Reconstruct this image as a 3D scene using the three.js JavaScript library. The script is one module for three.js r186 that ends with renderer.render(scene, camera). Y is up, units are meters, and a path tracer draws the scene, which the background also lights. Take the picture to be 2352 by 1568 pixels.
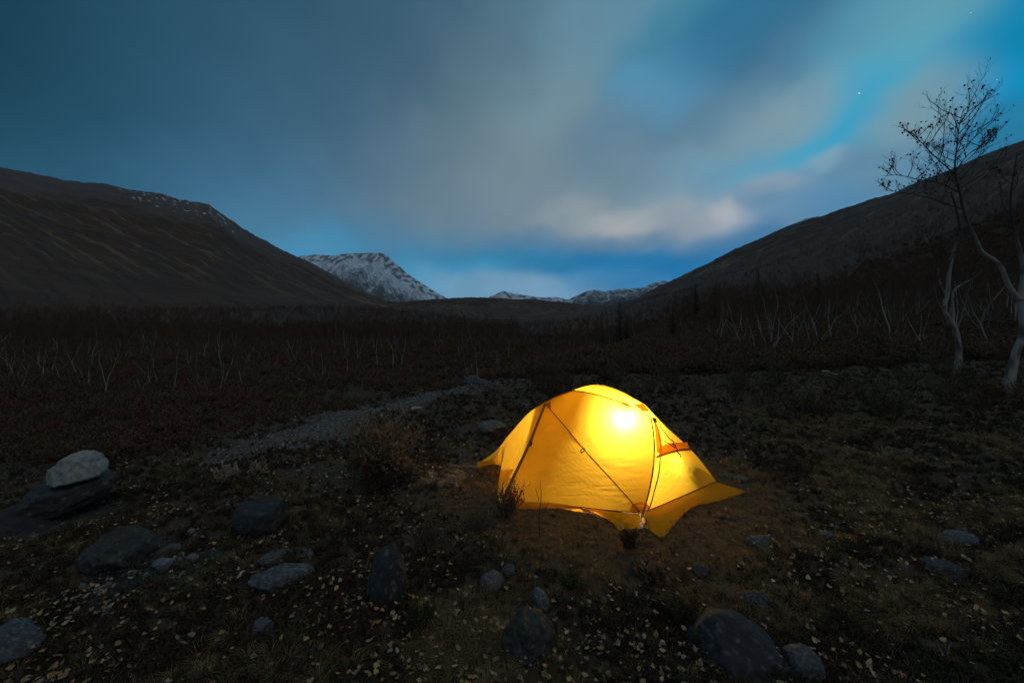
import * as THREE from 'three';
import { mergeGeometries, mergeVertices } from 'three/addons/utils/BufferGeometryUtils.js';
import { createNoise2D, createNoise3D } from 'simplex-noise';

// ---------------------------------------------------------------- random numbers and noise
function rng(seed) { let s = seed | 0; return () => { s = (s + 0x6d2b79f5) | 0; let t = Math.imul(s ^ (s >>> 15), 1 | s); t = (t + Math.imul(t ^ (t >>> 7), 61 | t)) ^ t; return ((t ^ (t >>> 14)) >>> 0) / 4294967296; }; }
const R0 = rng(11);
const n2 = createNoise2D(rng(21)), n2b = createNoise2D(rng(22)), n3 = createNoise3D(rng(23));
const clamp = (v, a = 0, b = 1) => Math.min(b, Math.max(a, v));
const lerp = (a, b, t) => a + (b - a) * t;
const sst = (a, b, v) => { const t = clamp((v - a) / (b - a)); return t * t * (3 - 2 * t); };
const fbm = (x, y, o = 4, g = 0.5) => { let s = 0, a = 1, w = 0; for (let i = 0; i < o; i++) { s += a * n2(x, y); w += a; x = x * 2.03 + 17.1; y = y * 2.03 - 9.7; a *= g; } return s / w; };
const table = (t, x) => { if (x <= t[0][0]) return t[0][1]; for (let i = 1; i < t.length; i++) if (x <= t[i][0]) { const a = t[i - 1], b = t[i]; return lerp(a[1], b[1], (x - a[0]) / (b[0] - a[0])); } return t[t.length - 1][1]; };
const shade = (c, k) => [c[0] * k, c[1] * k, c[2] * k];
const V = (x, y, z) => new THREE.Vector3(x, y, z);

// ---------------------------------------------------------------- camera, sky, moonlight, exposure
const EYE = 1.9, CX = 1176, HZ = 720, FOC = 1022;         // the plan was measured on a 2352 x 1568 copy of the photograph
const scene = new THREE.Scene();
const camera = new THREE.PerspectiveCamera(2 * Math.atan(784 / FOC) * 180 / Math.PI, 1024 / 682, 0.05, 30000);
camera.position.set(0, EYE, 0);
camera.lookAt(0, EYE, -10);
camera.setViewOffset(2352, 1568, 0, 784 - HZ, 2352, 1568);   // lens shifted down a little, verticals stay upright
const renderer = new THREE.WebGLRenderer({ antialias: true });
renderer.setSize(1024, 682);
renderer.toneMapping = THREE.LinearToneMapping;
renderer.toneMappingExposure = 1.0;
renderer.shadowMap.enabled = true;

const lin8 = (c) => { c /= 255; return c <= 0.04045 ? c / 12.92 : Math.pow((c + 0.055) / 1.055, 2.4); };
function makeSky() {
  // cloud banks and gaps: direction (as slope right / slope up of a sight line), colour, spread
  const K = [
    [-150, 0, 24, 58, 74, 260, 220], [0, 250, 28, 66, 86, 240, 200], [300, 60, 36, 76, 98, 240, 200], [300, 300, 42, 86, 112, 220, 180], [60, 420, 46, 96, 122, 200, 110],
    [620, 40, 48, 84, 106, 220, 180], [620, 280, 60, 98, 124, 220, 160], [480, 430, 66, 116, 148, 200, 90], [650, 500, 74, 126, 158, 150, 70], [720, 570, 70, 144, 186, 120, 40],
    [900, 560, 62, 130, 170, 130, 45], [900, 130, 64, 98, 120, 200, 160], [880, 400, 88, 118, 140, 170, 110], [1060, 350, 104, 128, 142, 140, 110], [1180, 340, 120, 138, 146, 120, 120],
    [1150, 180, 96, 124, 140, 130, 110], [1180, 30, 80, 116, 134, 160, 110], [1000, 480, 104, 130, 148, 150, 70], [1200, 470, 118, 138, 152, 140, 70], [1330, 500, 146, 158, 164, 70, 40],
    [1290, 110, 100, 136, 154, 120, 95], [1420, 40, 92, 138, 160, 120, 90], [1260, 230, 118, 148, 162, 90, 70], [1480, 190, 86, 144, 178, 60, 50], [1560, 220, 88, 146, 182, 60, 60], [1560, 20, 62, 126, 154, 100, 60],
    [1680, 60, 50, 112, 146, 110, 80], [1760, 150, 66, 112, 144, 110, 80], [1400, 300, 92, 128, 152, 100, 60], [1560, 300, 96, 128, 148, 90, 60], [1700, 240, 96, 136, 158, 90, 60], [1830, 250, 124, 156, 170, 90, 60],
    [1740, 300, 122, 152, 166, 90, 50], [1560, 380, 112, 146, 166, 110, 50], [1400, 400, 104, 132, 150, 110, 60], [1700, 380, 92, 158, 190, 80, 35], [1880, 340, 62, 160, 196, 80, 40], [1970, 270, 40, 158, 200, 55, 55],
    [2000, 190, 52, 158, 194, 70, 50], [2070, 130, 84, 158, 182, 90, 70], [1940, 90, 84, 146, 172, 100, 70], [2120, 40, 96, 154, 172, 100, 70], [2080, 280, 122, 152, 164, 70, 60], [2180, 200, 116, 152, 166, 70, 60],
    [2350, 60, 16, 128, 170, 80, 90], [2340, 180, 0, 142, 192, 70, 60], [2330, 280, 44, 116, 152, 80, 50], [2500, 140, 6, 136, 186, 160, 130], [1980, 390, 96, 136, 162, 90, 45], [1900, 370, 150, 172, 184, 40, 20], [1800, 425, 142, 160, 176, 50, 26],
    [1900, 450, 84, 136, 172, 90, 40], [1780, 480, 104, 140, 168, 60, 30], [1440, 510, 172, 176, 178, 62, 30], [1530, 480, 140, 158, 170, 60, 34], [1660, 492, 176, 180, 184, 52, 28], [1560, 520, 140, 152, 164, 60, 26], [1600, 420, 116, 152, 176, 80, 36],
    [1200, 560, 76, 122, 156, 130, 26], [1480, 560, 92, 128, 158, 130, 20], [1450, 605, 32, 112, 166, 150, 20], [1250, 600, 36, 122, 168, 110, 20], [1100, 590, 42, 126, 168, 110, 24], [1100, 612, 66, 150, 192, 55, 12],
    [1600, 590, 44, 116, 166, 90, 26], [1700, 540, 70, 122, 164, 80, 30], [1000, 650, 104, 152, 184, 90, 24], [1120, 645, 112, 154, 184, 80, 20], [1250, 660, 114, 154, 184, 90, 22], [1350, 645, 66, 128, 172, 50, 18], [1450, 640, 58, 124, 172, 70, 22],
    [900, 640, 60, 142, 182, 100, 26], [2150, 420, 90, 136, 164, 90, 60], [2350, 380, 60, 116, 148, 120, 60], [700, 640, 70, 140, 180, 150, 40],
  ].map(([x, y, r, g, b, sx, sy]) => {
    const up = x > 1150 ? sst(470, 230, y) : 0, ph = 0.85 * up * Math.atan2(HZ + 60 - y, x - 950), el = 1 + 0.3 * up, k = 0.8;
    return [(x - CX) / FOC, (HZ - y) / FOC, lin8(r), lin8(g), lin8(b), FOC / (sx * k * el), FOC / (sy * k / (1 + 0.35 * up)), Math.cos(ph), Math.sin(ph)];
  });
  const W = 2048, H = 1024, data = new Float32Array(W * H * 4);
  const gen = [lin8(78), lin8(106), lin8(124)], wind = -0.17;
  for (let j = 0; j < H; j++) {
    const el = ((j + 0.5) / H - 0.5) * Math.PI;
    for (let i = 0; i < W; i++) {
      const a = ((i + 0.5) / W - 0.5) * 2 * Math.PI;      // x = cos, z = sin
      const y = Math.sin(el), x = Math.cos(el) * Math.cos(a), d = -Math.cos(el) * Math.sin(a), o = (j * W + i) * 4;
      if (y < -0.02) { data[o] = gen[0] * 0.5; data[o + 1] = gen[1] * 0.5; data[o + 2] = gen[2] * 0.5; data[o + 3] = 1; continue; }
      const yy = Math.max(y, 0) + 0.1, qx = (x * Math.cos(wind) - d * Math.sin(wind)) / yy, qd = (x * Math.sin(wind) + d * Math.cos(wind)) / yy;
      const streak = fbm(qx * 0.9, qd * 0.16 + 3, 4, 0.55), puff = fbm(qx * 0.5 + 40, qd * 0.4, 3), wx = fbm(x * 5 + 7, y * 6, 3), wy = fbm(x * 5 - 30, y * 6 + 12, 3);
      let c = [gen[0] * (1 + 0.4 * puff), gen[1] * (1 + 0.33 * puff), gen[2] * (1 + 0.26 * puff)];
      if (d > 0.12) {
        const tx = clamp(x / d, -1.6, 1.6) + 0.045 * wx, ty = clamp(y / d, -0.1, 1.05) + 0.035 * wy * sst(0.02, 0.25, y / d);
        let w = 1e-5, s = [c[0] * w, c[1] * w, c[2] * w];
        for (const k of K) { const e0 = tx - k[0], e1 = ty - k[1], u = (e0 * k[7] + e1 * k[8]) * k[5], v = (e1 * k[7] - e0 * k[8]) * k[6], q = u * u + v * v; if (q < 30) { const e = Math.exp(-0.5 * q); w += e; s[0] += k[2] * e; s[1] += k[3] * e; s[2] += k[4] * e; } }
        const inside = (1 - sst(1.25, 2.4, Math.abs(x / d))) * (1 - sst(0.78, 1.8, y / d));
        for (let m = 0; m < 3; m++) c[m] = lerp(c[m], s[m] / w, inside);
      }
      const f = 1 + 0.1 * streak;
      data[o] = c[0] * f; data[o + 1] = c[1] * f; data[o + 2] = c[2] * f; data[o + 3] = 1;
    }
  }
  const t = new THREE.DataTexture(data, W, H, THREE.RGBAFormat, THREE.FloatType);
  t.mapping = THREE.EquirectangularReflectionMapping; t.magFilter = t.minFilter = THREE.LinearFilter; t.needsUpdate = true;
  return t;
}
const skyTexture = makeSky();
scene.background = skyTexture; scene.environment = skyTexture;

const moon = new THREE.DirectionalLight(new THREE.Color(1, 0.72, 0.5), 0.2);       // last light of dusk through thin cloud, very soft
moon.position.set(25, 60, 30); moon.target.position.set(0, 0, -10);
moon.castShadow = true; moon.shadow.radius = 40;
moon.shadow.camera.left = moon.shadow.camera.bottom = -40; moon.shadow.camera.right = moon.shadow.camera.top = 40; moon.shadow.camera.far = 200;
scene.add(moon, moon.target);

// ---------------------------------------------------------------- builders
class Geo {                                              // collects triangles with normals and colours into one geometry
  constructor() { this.p = []; this.c = []; this.i = []; this.uv = []; }
  v(x, y, z, c) { this.p.push(x, y, z); this.c.push(c[0], c[1], c[2]); return this.p.length / 3 - 1; }
  tri(a, b, c) { this.i.push(a, b, c); }
  tube(pts, rad, col, sides = 5, cap = true) {           // col: function (t, angle, point) or a colour
    const n = pts.length, up = V(0, 1, 0), t = V(), s = V(), b = V(); let start = this.p.length / 3, px = null;
    for (let k = 0; k < n; k++) {
      t.subVectors(pts[Math.min(n - 1, k + 1)], pts[Math.max(0, k - 1)]).normalize();
      if (!px) { s.crossVectors(t, Math.abs(t.y) > 0.9 ? V(1, 0, 0) : up).normalize(); } else { s.copy(px).addScaledVector(t, -px.dot(t)).normalize(); }
      px = s.clone(); b.crossVectors(t, s);
      const r = typeof rad === 'number' ? rad : typeof rad === 'function' ? rad(k / (n - 1)) : rad[k];
      for (let m = 0; m < sides; m++) {
        const a = m / sides * Math.PI * 2, x = Math.cos(a) * r, y = Math.sin(a) * r, q = [pts[k].x + s.x * x + b.x * y, pts[k].y + s.y * x + b.y * y, pts[k].z + s.z * x + b.z * y];
        this.v(q[0], q[1], q[2], typeof col === 'function' ? col(k / (n - 1), a, q) : col);
      }
    }
    for (let k = 0; k < n - 1; k++) for (let m = 0; m < sides; m++) { const a = start + k * sides + m, b2 = start + k * sides + (m + 1) % sides; this.i.push(a, b2, a + sides, b2, b2 + sides, a + sides); }
    if (cap) for (const [k, flip] of [[0, 1], [n - 1, 0]]) for (let m = 1; m < sides - 1; m++) { const a = start + k * sides; flip ? this.i.push(a, a + m + 1, a + m) : this.i.push(a, a + m, a + m + 1); }
  }
  leaf(o, dir, side, len, wid, col, bend = 0.15) {       // a folded leaf blade of four triangles
    const nrm = V().crossVectors(dir, side).normalize();
    const q = (u, w, h) => V(o.x + dir.x * u + side.x * w + nrm.x * h, o.y + dir.y * u + side.y * w + nrm.y * h, o.z + dir.z * u + side.z * w + nrm.z * h);
    const a = q(0, 0, 0), m = q(len * 0.5, 0, -wid * 0.18), l = q(len * 0.5, -wid * 0.5, wid * 0.1), r = q(len * 0.5, wid * 0.5, wid * 0.1), e = q(len, 0, -len * bend);
    const i = [a, m, l, r, e].map((p) => this.v(p.x, p.y, p.z, col));
    this.i.push(i[0], i[1], i[2], i[0], i[3], i[1], i[2], i[1], i[4], i[1], i[3], i[4]);
  }
  blade(o, tip, w, col) { const s = V(tip.z - o.z, 0, o.x - tip.x); if (s.lengthSq() < 1e-8) s.set(1, 0, 0); s.normalize().multiplyScalar(w); const a = this.v(o.x - s.x, o.y, o.z - s.z, col), b = this.v(o.x + s.x, o.y, o.z + s.z, col), c = this.v(tip.x, tip.y, tip.z, col); this.i.push(a, b, c); }
  get size() { return this.i.length; }
  done() {
    const g = new THREE.BufferGeometry();
    g.setAttribute('position', new THREE.Float32BufferAttribute(this.p, 3));
    g.setAttribute('color', new THREE.Float32BufferAttribute(this.c, 3));
    g.setIndex(this.i); g.computeVertexNormals(); return g;
  }
}
const std = (o = {}) => new THREE.MeshStandardMaterial({ vertexColors: true, roughness: 0.95, metalness: 0, side: THREE.DoubleSide, ...o });
const M = { bark: std({ roughness: 0.9 }), plant: std(), rock: std({ roughness: 0.88 }), soil: std({ roughness: 1 }) };
const taken = new Map();
function numbered(name) { const k = taken.get(name) || 0; taken.set(name, k + 1); return k ? name + '_' + String(k).padStart(3, '0') : name; }
function mesh(name, geometry, material, parent = scene) {
  const m = new THREE.Mesh(geometry, material); m.name = parent === scene ? numbered(name) : name; m.castShadow = m.receiveShadow = true; parent.add(m); return m;
}
function thing(name, label, category, group, p) {
  const g = new THREE.Group(); g.name = numbered(name); g.userData = { label, category }; if (group) g.userData.group = group; if (p) g.position.copy(p); scene.add(g); return g;
}
function tag(o, label, category, group, kind) { o.userData = { label, category }; if (group) o.userData.group = group; if (kind) o.userData.kind = kind; return o; }
function copyOf(proto, label, group) {
  const c = proto.clone(); c.name = numbered(proto.userData.base); c.userData = { label, category: proto.userData.category }; if (group) c.userData.group = group; scene.add(c); return c;
}
function stuff(name, label, category, geometry, material, list) {   // list: { p, s (number or vector), r (Euler), c }
  const m = new THREE.InstancedMesh(geometry, material, list.length); m.name = numbered(name); m.castShadow = m.receiveShadow = true;
  const X = new THREE.Matrix4(), q = new THREE.Quaternion(), s = V(), col = new THREE.Color();
  list.forEach((e, k) => { q.setFromEuler(e.r); typeof e.s === 'number' ? s.setScalar(e.s) : s.copy(e.s); X.compose(e.p, q, s); m.setMatrixAt(k, X); if (e.c) m.setColorAt(k, col.setRGB(e.c[0], e.c[1], e.c[2])); });
  scene.add(m); return tag(m, label, category, null, 'stuff');
}
const curve = (pts, n = 24, closed = false) => new THREE.CatmullRomCurve3(pts, closed, 'centripetal').getPoints(n);

// ---------------------------------------------------------------- the lie of the land
const EDGE = [[-20, -7.5], [0, -6.2], [3, -5.9], [5.4, -5.1], [6.7, -4.3], [9.5, -3.5], [12.1, -1.7], [16, 1.2], [22, 3.6], [40, 11], [100, 40], [300, 130]];
const SKYLINE = [[-2600, 300], [-900, 330], [0, 383], [100, 402], [150, 412], [185, 419], [235, 422], [260, 428], [300, 437], [340, 439], [380, 448], [410, 460], [440, 464], [480, 470], [496, 482], [510, 492], [530, 507], [560, 527], [600, 548], [650, 573], [690, 592], [740, 618], [800, 650], [850, 675], [880, 690], [915, 696], [950, 692], [1000, 686.5], [1080, 684], [1150, 684], [1220, 688], [1290, 694], [1340, 702], [1395, 709], [1440, 698], [1500, 671], [1560, 640], [1600, 618], [1650, 594], [1700, 570], [1750, 546], [1800, 523], [1850, 505], [1890, 497], [1920, 487], [1980, 466], [2050, 444], [2100, 425], [2160, 400], [2200, 385], [2250, 362], [2300, 343], [2352, 325], [2800, 215], [4000, 100]];
const FAR = [[-2600, 950], [-300, 1000], [500, 1300], [880, 1750], [1000, 1500], [1150, 1450], [1300, 1600], [1400, 1900], [1500, 1750], [2000, 1150], [2352, 850], [3000, 750], [4000, 750]];
const NEARFOOT = [[-1000, 190], [0, 210], [700, 330], [1000, 420], [1300, 420], [1500, 260], [1800, 130], [2100, 90], [2352, 70], [3500, 50]];
const gap = (x, d) => table(EDGE, d) - x;                // > 0: past the brink of the terrace, on the flood plain
function base(x, d) {
  const g = gap(x, d) + 0.5 * n2(x * 0.35, d * 0.35) + 0.25 * n2(x * 1.1, d * 1.1), r = Math.hypot(x, d);
  let h = -2.5 * sst(0.2, 7.5, g) - 0.25 * sst(-2.5, 1, g);
  const right = Math.max(0, x - 5 - 0.1 * d);
  h += right * 0.045 + 0.0009 * right * right * (1 - sst(40, 120, right)) + sst(40, 120, right) * right * 0.03;
  const mid = d > 1 ? Math.exp(-Math.pow((x / d - 0.02) / 0.23, 2)) : 0;
  h += sst(50, 330, r) * 8.5 * (0.6 + 0.4 * sst(-200, -30, x)) * (1 - 1.55 * mid) - 1.2 * sst(16, 50, d) * (1 - sst(60, 200, r)) * sst(-6, 8, x) * (1 - sst(14, 30, x));
  h += sst(25, 80, r) * 1.1 * fbm(x * 0.012, d * 0.012, 3);
  return h;
}
function height(x, z) {
  const d = -z, r = Math.hypot(x, d);
  let h = base(x, d);
  if (d > 0.1 || r > 60) {
    const px = d > r * 0.3 ? CX + FOC * x / d : x > 0 ? 4000 : -2600, r0 = table(NEARFOOT, px);
    if (r > r0) {
      const R = table(FAR, px), tanE = (HZ - table(SKYLINE, px)) / FOC / Math.hypot(1, clamp((px - CX) / FOC, -3, 3)), top = EYE + tanE * R, t = (r - r0) / (R - r0);
      if (t <= 1) {
        const p = Math.pow(t, 1.25) * (1 - 0.25 * (1 - t) * sst(0.2, 0.9, t) * 0), amp = t * (1 - 0.72 * sst(0.75, 1, t)) * (R / 1000);
        h = lerp(h, top, p) + amp * (9 * fbm(x * 0.004 + 5, z * 0.004, 3) + 4 * fbm(x * 0.018, z * 0.018, 4)) + t * 1.6 * fbm(x * 0.05, z * 0.05, 2);
      } else h = top - (r - R) * 0.28 + 1.6 * fbm(x * 0.05, z * 0.05, 2) + (R / 1000) * 0.28 * (9 * fbm(x * 0.004 + 5, z * 0.004, 3) + 4 * fbm(x * 0.018, z * 0.018, 4));
    }
  }
  // hummocks, small lumps
  const near = 1 - sst(30, 80, r), flat = 1 - 0.75 * sst(2.6, 1.3, Math.hypot((x - 0.95) * 0.85, d - 5.2));
  h += near * flat * (0.07 * n2(x * 0.7, d * 0.7) + 0.045 * n2(x * 1.9 + 7, d * 1.9) + 0.018 * n2b(x * 5.3, d * 5.3) + 0.008 * n2b(x * 14, d * 14));
  return h;
}
function groundAt(px, py) {                               // where a sight line meets the ground
  const ux = (px - CX) / FOC, uy = (HZ - py) / FOC; let d = 0.8, last = 0.8;
  for (let k = 0; k < 900; k++) { if (EYE + uy * d < height(ux * d, -d)) { let a = last, b = d; for (let m = 0; m < 24; m++) { const c = (a + b) / 2; EYE + uy * c < height(ux * c, -c) ? b = c : a = c; } return V(ux * b, height(ux * b, -b), -b); } last = d; d *= 1.012; }
  return V(ux * d, EYE + uy * d, -d);
}
const P = (px, py, d) => V((px - CX) / FOC * d, EYE + (HZ - py) / FOC * d, -d);
const onGround = (x, z, up = 0) => V(x, height(x, z) + up, z);

// what grows or lies where, near the camp: shares of gravel, moss, dry grass
function cover(x, d) {
  const g = gap(x, d), w = 0.6 * n2(x * 0.5 + 3, d * 0.5) + 0.4 * n2b(x * 1.7, d * 1.7);
  const gravel = sst(0.15, 0.75, (1 - Math.abs(g + 0.6) / 1.45) + 0.35 * w) * sst(5.5, 7.5, d) * (1 - sst(9.5, 14, d));
  const moss = sst(0.1, 0.8, (1 - Math.hypot((x + 3.9) / 1.3, (d - 5.2) / 1.0)) + 0.5 * w) * (1 - gravel) + 0.35 * sst(0.25, 0.7, n2(x * 0.8 + 31, d * 0.8));
  const grass = (0.25 + 0.75 * sst(-1.5, 0.8, x + 0.6 * w)) * sst(0.16, 0.52, n2b(x * 0.55 + 9, d * 0.9) * 0.8 + 0.35 * w + 0.25 * sst(0.5, 2.5, x)) * (1 - gravel);
  const ash = sst(1, 0.3, Math.hypot((x + 2.65) / 0.75, (d - 3.35) / 0.6) + 0.3 * w);
  return { gravel, moss: clamp(moss), grass, ash };
}
{
  // ground: rings round the camera, closest in front
  const cols = []; for (let a = -180; a < -52; a += 4) cols.push(a); for (let a = -52; a <= 52.001; a += 0.125) cols.push(a); for (let a = 56; a < 180; a += 4) cols.push(a);
  const NF = cols.length, NEAR = 70;
  const soilColor = (x, d) => {
    const k = cover(x, d), f = n2b(x * 23, d * 23), f2 = n2(x * 47, d * 47), s = 0.5 + 0.5 * fbm(x * 6, d * 6, 3);
    let c = [0.044 + 0.036 * s, 0.029 + 0.023 * s, 0.017 + 0.012 * s];
    const mixin = (q, t) => { for (let m = 0; m < 3; m++) c[m] = lerp(c[m], q[m], t); };
    mixin([0.12, 0.082, 0.034], 0.75 * k.grass * (0.6 + 0.4 * f)); mixin([0.06, 0.05, 0.01], 0.8 * k.moss);
    mixin([0.18, 0.155, 0.135], k.gravel * clamp(0.55 + 0.5 * f2 + 0.25 * f)); mixin([0.018, 0.018, 0.019], k.ash);
    if (f2 > 0.62) mixin([0.15, 0.12, 0.07], 0.5);
    mixin([0.05, 0.031, 0.017], 0.8 * sst(11, 20, Math.hypot(x, d)) * (1 - k.gravel) * (0.75 + 0.25 * f));
    mixin([0.07, 0.034, 0.022], 0.55 * sst(0.3, 0.8, n2(x * 0.33 + 80, d * 0.33)) * (1 - k.gravel));
    return c;
  };
  const g = new Geo(), rows = [0.15, 0.5, 0.8]; for (let r = 1.0; r < NEAR; r *= 1.0088) rows.push(r); rows.push(NEAR);
  for (const r of rows) for (const a of cols) { const t = a * Math.PI / 180, x = Math.sin(t) * r, z = -Math.cos(t) * r; g.v(x, height(x, z), z, soilColor(x, -z)); }
  const o = g.v(0, height(0, 0), 0, soilColor(0, 0));
  for (let j = 0; j < rows.length - 1; j++) for (let i = 0; i < NF; i++) { const a = j * NF + i, b = j * NF + (i + 1) % NF; g.i.push(a, b, a + NF, b, b + NF, a + NF); }
  for (let i = 0; i < NF; i++) g.i.push(o, (i + 1) % NF, i);
  tag(mesh('ground', g.done(), M.soil), 'dark heath ground of peat, moss, dry grass and gravel', 'ground', null, 'structure');

  // hills: the same land carried on to the skyline, as three sheets that meet
  const hillColor = (x, z, y) => {
    const r = Math.hypot(x, z), px = CX + FOC * x / Math.max(1, -z), R = table(FAR, px), r0 = table(NEARFOOT, px), t = clamp((r - r0) / (R - r0), 0, 1.1);
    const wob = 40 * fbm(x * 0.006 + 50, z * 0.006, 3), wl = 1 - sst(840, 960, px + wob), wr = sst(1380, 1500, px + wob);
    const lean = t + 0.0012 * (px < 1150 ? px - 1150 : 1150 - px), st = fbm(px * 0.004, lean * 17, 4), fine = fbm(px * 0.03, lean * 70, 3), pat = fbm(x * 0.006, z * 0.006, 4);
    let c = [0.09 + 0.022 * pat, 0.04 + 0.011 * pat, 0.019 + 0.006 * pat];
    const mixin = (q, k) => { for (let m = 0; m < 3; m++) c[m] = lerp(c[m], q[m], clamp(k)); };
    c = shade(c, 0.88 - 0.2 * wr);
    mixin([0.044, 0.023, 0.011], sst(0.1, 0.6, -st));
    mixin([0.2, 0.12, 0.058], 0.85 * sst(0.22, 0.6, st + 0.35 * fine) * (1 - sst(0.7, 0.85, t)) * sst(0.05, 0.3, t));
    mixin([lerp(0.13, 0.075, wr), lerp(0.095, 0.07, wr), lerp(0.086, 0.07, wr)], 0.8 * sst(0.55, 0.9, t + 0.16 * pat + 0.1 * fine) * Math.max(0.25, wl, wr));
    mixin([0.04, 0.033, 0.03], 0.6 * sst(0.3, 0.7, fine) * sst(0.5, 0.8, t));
    {
      const n = fbm(px * 0.035 + 9, t * 55, 3), zone = sst(0.66, 0.8, t) * sst(140, 330, px) * (1 - sst(520, 640, px));
      mixin([0.75, 0.77, 0.8], sst(0.52, 0.6, n * 0.8 + 0.16 * zone - 0.25 * (1 - zone)) * zone);
      mixin([0.32, 0.31, 0.33], 0.5 * sst(0.75, 0.95, t) * sst(0.1, 0.6, fine) * sst(300, 420, px) * (1 - sst(520, 600, px)));
    }
    { const n = fbm(px * 0.02 + 4, t * 40, 3), zone = sst(0.86, 0.93, t) * (1 - sst(0.985, 1, t)) * sst(1800, 1840, px) * (1 - sst(1890, 1920, px)); mixin([0.78, 0.8, 0.83], sst(0.12, 0.2, n) * zone); }
    return c;
  };
  const sheet = (name, label, from, to, step, side) => {
    const q = new Geo(), az = []; for (let a = from; a <= to + 1e-6; a += step) az.push(a);
    const N = 380;
    for (let j = 0; j <= N + 6; j++) for (const a of az) {
      const t = a * Math.PI / 180, px = Math.abs(a) < 70 ? CX + FOC * Math.tan(t) : a > 0 ? 4000 : -2600, R = table(FAR, px), r = j <= N ? NEAR * Math.pow(R / NEAR, j / N) : R + (j - N) * 60;
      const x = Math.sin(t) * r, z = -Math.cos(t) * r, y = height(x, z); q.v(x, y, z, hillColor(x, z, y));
    }
    const n = az.length;
    for (let j = 0; j < N + 6; j++) for (let i = 0; i < n - 1; i++) { const a = j * n + i; q.i.push(a, a + 1, a + n, a + 1, a + n + 1, a + n); }
    tag(mesh(name, q.done(), M.soil), label, 'hill', null, 'structure');
  };
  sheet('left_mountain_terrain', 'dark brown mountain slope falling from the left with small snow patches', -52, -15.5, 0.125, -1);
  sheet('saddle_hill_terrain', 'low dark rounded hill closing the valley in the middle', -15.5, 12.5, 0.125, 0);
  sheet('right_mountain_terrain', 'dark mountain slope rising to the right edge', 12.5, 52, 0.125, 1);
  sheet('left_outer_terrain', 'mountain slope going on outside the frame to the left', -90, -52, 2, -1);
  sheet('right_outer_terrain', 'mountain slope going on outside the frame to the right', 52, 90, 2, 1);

  // snow mountains far behind: ridge line given as sight lines at a distance, faces falling towards the valley
  const peak = (name, label, ridge, dist, foot, snow, seed) => {
    const q = new Geo(), NX = 300, NY = 120, x0 = ridge[0][0], x1 = ridge[ridge.length - 1][0];
    for (let j = 0; j <= NY + 5; j++) for (let i = 0; i <= NX; i++) {
      const px = lerp(x0, x1, i / NX), s = j / NY, d = j <= NY ? lerp(dist - foot, dist, s) : dist + (j - NY) * foot * 0.12;
      const top = EYE + (HZ - table(ridge, px)) / FOC * dist, x = (px - CX) / FOC * dist;
      const crag = fbm(px * 0.03 + seed, s * 3, 5, 0.6), gul = 1 - Math.abs(n2(px * 0.028 + seed + 0.5 * s, s * 0.8 + seed));
      let y = j <= NY ? lerp(0, top, Math.pow(s, 0.8)) - Math.sin(Math.PI * clamp(s)) * foot * (0.035 * gul + 0.03 * crag) + 0.0006 * dist * fbm(px * 0.06, s * 6, 4) * s : top - (d - dist) * 0.5;
      const k = sst(-0.12, 0.62, snow + 0.4 * fbm(px * 0.025 + seed + s * 2, s * 16, 5, 0.62) + 1.25 * (s - 0.55) + 0.25 * sst(0.85, 0.98, gul) + 0.3 * fbm(px * 0.11 + s * 14, s * 30, 4, 0.65));
      const cl = sst(-0.15, 0.15, fbm(px * 0.06 + seed * 2, s * 7, 4)) * sst(0.74, 0.84, s + 0.1 * crag);
      const kk = k * (1 - 0.85 * cl);
      q.v(x, y, -d, [lerp(0.13, 0.72, kk), lerp(0.135, 0.79, kk), lerp(0.15, 0.88, kk)]);
    }
    const n = NX + 1; for (let j = 0; j < NY + 5; j++) for (let i = 0; i < NX; i++) { const a = j * n + i; q.i.push(a, a + 1, a + n, a + 1, a + n + 1, a + n); }
    tag(mesh(name, q.done(), M.soil), label, 'mountain', null, 'structure');
  };
  peak('snow_mountain_terrain', 'snow dusted rocky mountain behind the left slope', [[600, 610], [660, 592], [690, 588], [730, 584], [770, 587], [790, 582], [830, 581], [870, 580], [886, 584], [900, 598], [918, 612], [935, 628], [960, 645], [990, 664], [1025, 684], [1060, 700], [1100, 716]], 4200, 1500, 0.2, 3);
  peak('far_snow_peak_terrain', 'far pale snow peaks low behind the saddle hill', [[1090, 694], [1120, 684], [1146, 672], [1158, 668], [1170, 672], [1195, 676], [1220, 680], [1250, 683], [1280, 682], [1310, 689], [1350, 700]], 7000, 1500, 0.5, 8);
  peak('far_snow_ridge_terrain', 'dark ridge with snow streaks left of the right slope', [[1270, 700], [1300, 690], [1330, 676], [1350, 668], [1366, 665], [1385, 669], [1420, 664], [1450, 663], [1480, 660], [1500, 650], [1525, 645], [1560, 650], [1620, 660]], 3800, 1300, -0.15, 14);
}

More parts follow.
